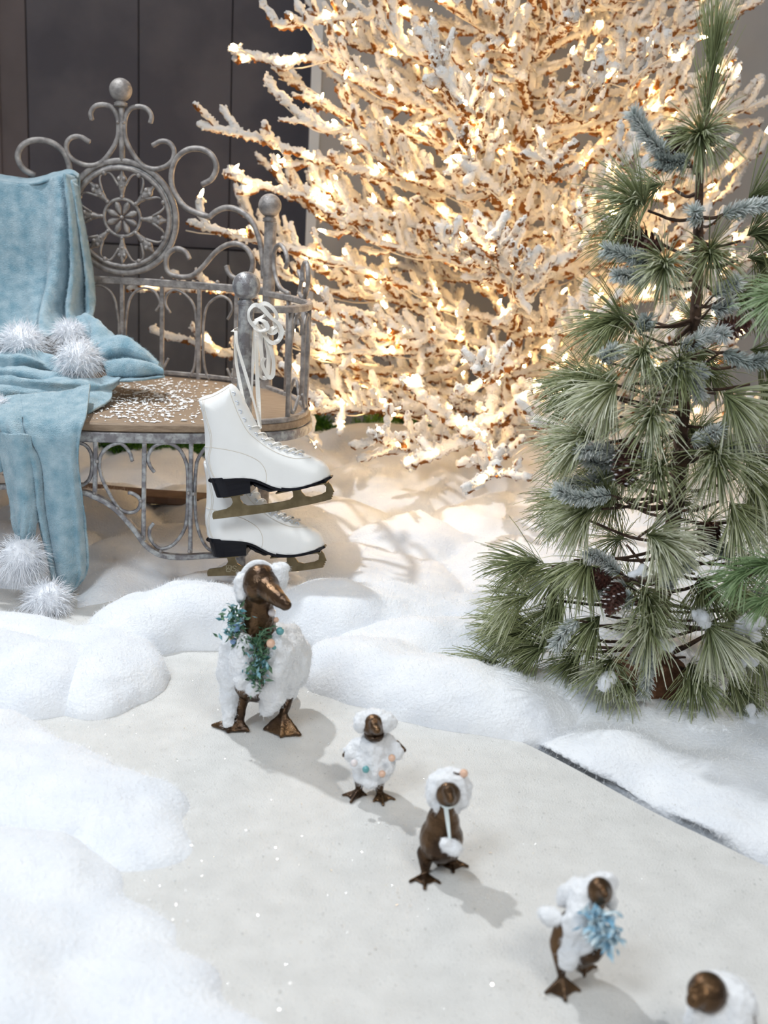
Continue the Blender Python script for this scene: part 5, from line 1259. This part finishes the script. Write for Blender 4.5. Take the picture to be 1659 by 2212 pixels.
def clump(px_, py_, Y, r):
    c = pt(px_, py_, Y); prt = [ball(c + RNG.normal(0, r * .6, 3), r * random.uniform(.5, .9), 10, 8) for _ in range(5)]
    V, F = blob(prt, .004, 2); V, F = rough(V, F, ((60, .004), (140, .002)))
    o = mk('snow_clump', V, F, 'snow', pine); f = fuzz(V, F, 60000, .009, .0002, 'snow_fibre', 'loose_fibre', o, .1, .8); f['kind'] = 'stuff'
for c_ in ((1310, 1470, YP - .15, .016), (1520, 1330, YP - .18, .014), (1380, 1240, YP - .2, .012), (1160, 1265, YP - .03, .012), (1620, 1340, YP - .16, .022), (1600, 1430, YP - .14, .02), (1430, 1390, YP - .16, .012), (1540, 1490, YP - .12, .016), (1640, 1560, YP - .15, .018)): clump(*c_)
# ------------------------------------------------------------------ neighbouring pine, only two arms reach into the picture
YN = 1.86
nb_c = G(1900, 1640); nbr = thing('pine_tree', (nb_c[0], YN, -.02), 'bright green pine tree whose branch tips enter at the right edge', 'tree')
tx = PY(1870, 900, YN)[0]
mk('trunk', *tube(spline([(tx, YN, -.02), (tx, YN, .6), (tx + .01, YN, 1.05)], 8), np.linspace(.016, .006, 17), 10, jit=.15), 'bark', nbr)
for P in ([(1870, 1230), (1700, 1225), (1600, 1247)], [(1870, 640), (1760, 640), (1700, 645)], [(1870, 1290), (1730, 1290), (1690, 1300)]):
    Q = spline([PY(x, y, YN - .03 * k) for k, (x, y) in enumerate(P)], 6); mk('branch', *tube(Q, np.linspace(.006, .003, len(Q)), 7, jit=.15), 'cone', nbr)
tuft(nbr, PY(1650, 1235, YN - .06), PY(1590, 1250, YN - .07), 110, .07, .55, 'needle_bright'); tuft(nbr, PY(1740, 640, YN - .05), PY(1680, 645, YN - .08), 150, .085, .8, 'needle_bright'); tuft(nbr, PY(1720, 1230, YN - .05), PY(1650, 1222, YN - .07), 100, .07, .5, 'needle_bright'); tuft(nbr, PY(1700, 1290, YN - .05), PY(1650, 1300, YN - .07), 80, .06, .5, 'needle_bright')
for k in range(44):
    z_ = .10 + .95 * k / 43; r_ = (.20 - .15 * z_) * random.uniform(.7, 1.1); a = random.uniform(-2.0, 2.0)
    B_ = np.array([tx, YN, z_]); C_ = B_ + np.array([math.cos(a), math.sin(a), -.1]) * r_; mk('branch', *tube(spline([B_, B_ * .5 + C_ * .5 + [0, 0, .01], C_], 4), .003, 6), 'cone', nbr)
    tuft(nbr, C_, C_ + norm(C_ - B_) * .05, 90, .07, random.uniform(.3, .7), 'needle_bright')
tuft(nbr, (tx, YN, 1.0), (tx + .01, YN, 1.1), 120, .09, .5, 'needle_bright', spread=(.05, .5), grav=0)
# ------------------------------------------------------------------ green garland on the floor behind the bench
def garland(label, pts, n, blb):
    P = spline([PY(*p_) for p_ in pts], 10); t_ = thing('garland', tuple(P[len(P) // 2]), label, 'garland', 'green garlands on the floor')
    mk('stem', *tube(P, .004, 6), 'leaf_green', t_)
    V, F, fr = needles(P, n, .075, .5, 1.5, .0022, .3, 0, .1); tag(mk('foliage', V, F, 'garland_leaf', t_), kind='stuff')
    for x, y, Y in blb:
        b = inst('bulb', bul, t_, PY(x, y, Y), rotx(1.0), 1.3)
garland('dark green garland lying behind the bench apron', [(200, 960, 3.95), (260, 968, 3.93), (330, 978, 3.9), (400, 968, 3.92), (450, 972, 3.92)], 900, [(380, 985, 3.86)])
garland('green garland with warm lights lying beyond the skate toe', [(600, 905, 4.35), (680, 915, 4.33), (740, 962, 4.1), (790, 930, 4.2), (860, 905, 4.3), (960, 900, 4.35)], 1300, [(736, 965, 4.04), (690, 990, 4.02)])
# ------------------------------------------------------------------ glitter flakes strewn on ice and batting
n = 20000
gx_ = RNG.uniform(-0.75, 0.95, n); gy_ = RNG.uniform(0.95, 2.35, n)
nrm = norm(np.stack([RNG.normal(0, .2, n), RNG.normal(-.05, .22, n), np.ones(n)], 1)); s1 = norm(np.cross(nrm, RNG.normal(0, 1, (n, 3)))); s2 = np.cross(nrm, s1)
r = RNG.uniform(.0004, .0010, (n, 1)) * (1 + 1.1 * (RNG.uniform(0, 1, (n, 1)) < .06)); c = np.stack([gx_, gy_, np.full(n, .0015)], 1)
V = np.stack([c + s1 * r, c + s2 * r, c - s1 * r, c - s2 * r], 1).reshape(-1, 3); F = (np.arange(n)[:, None] * 4 + np.arange(4)).tolist()
o = mk('glitter', V, F, 'glitter', None, False, org=(0, 1.6, 0)); tag(o, 'fine sparkling glitter strewn over the ice', 'glitter', kind='stuff')
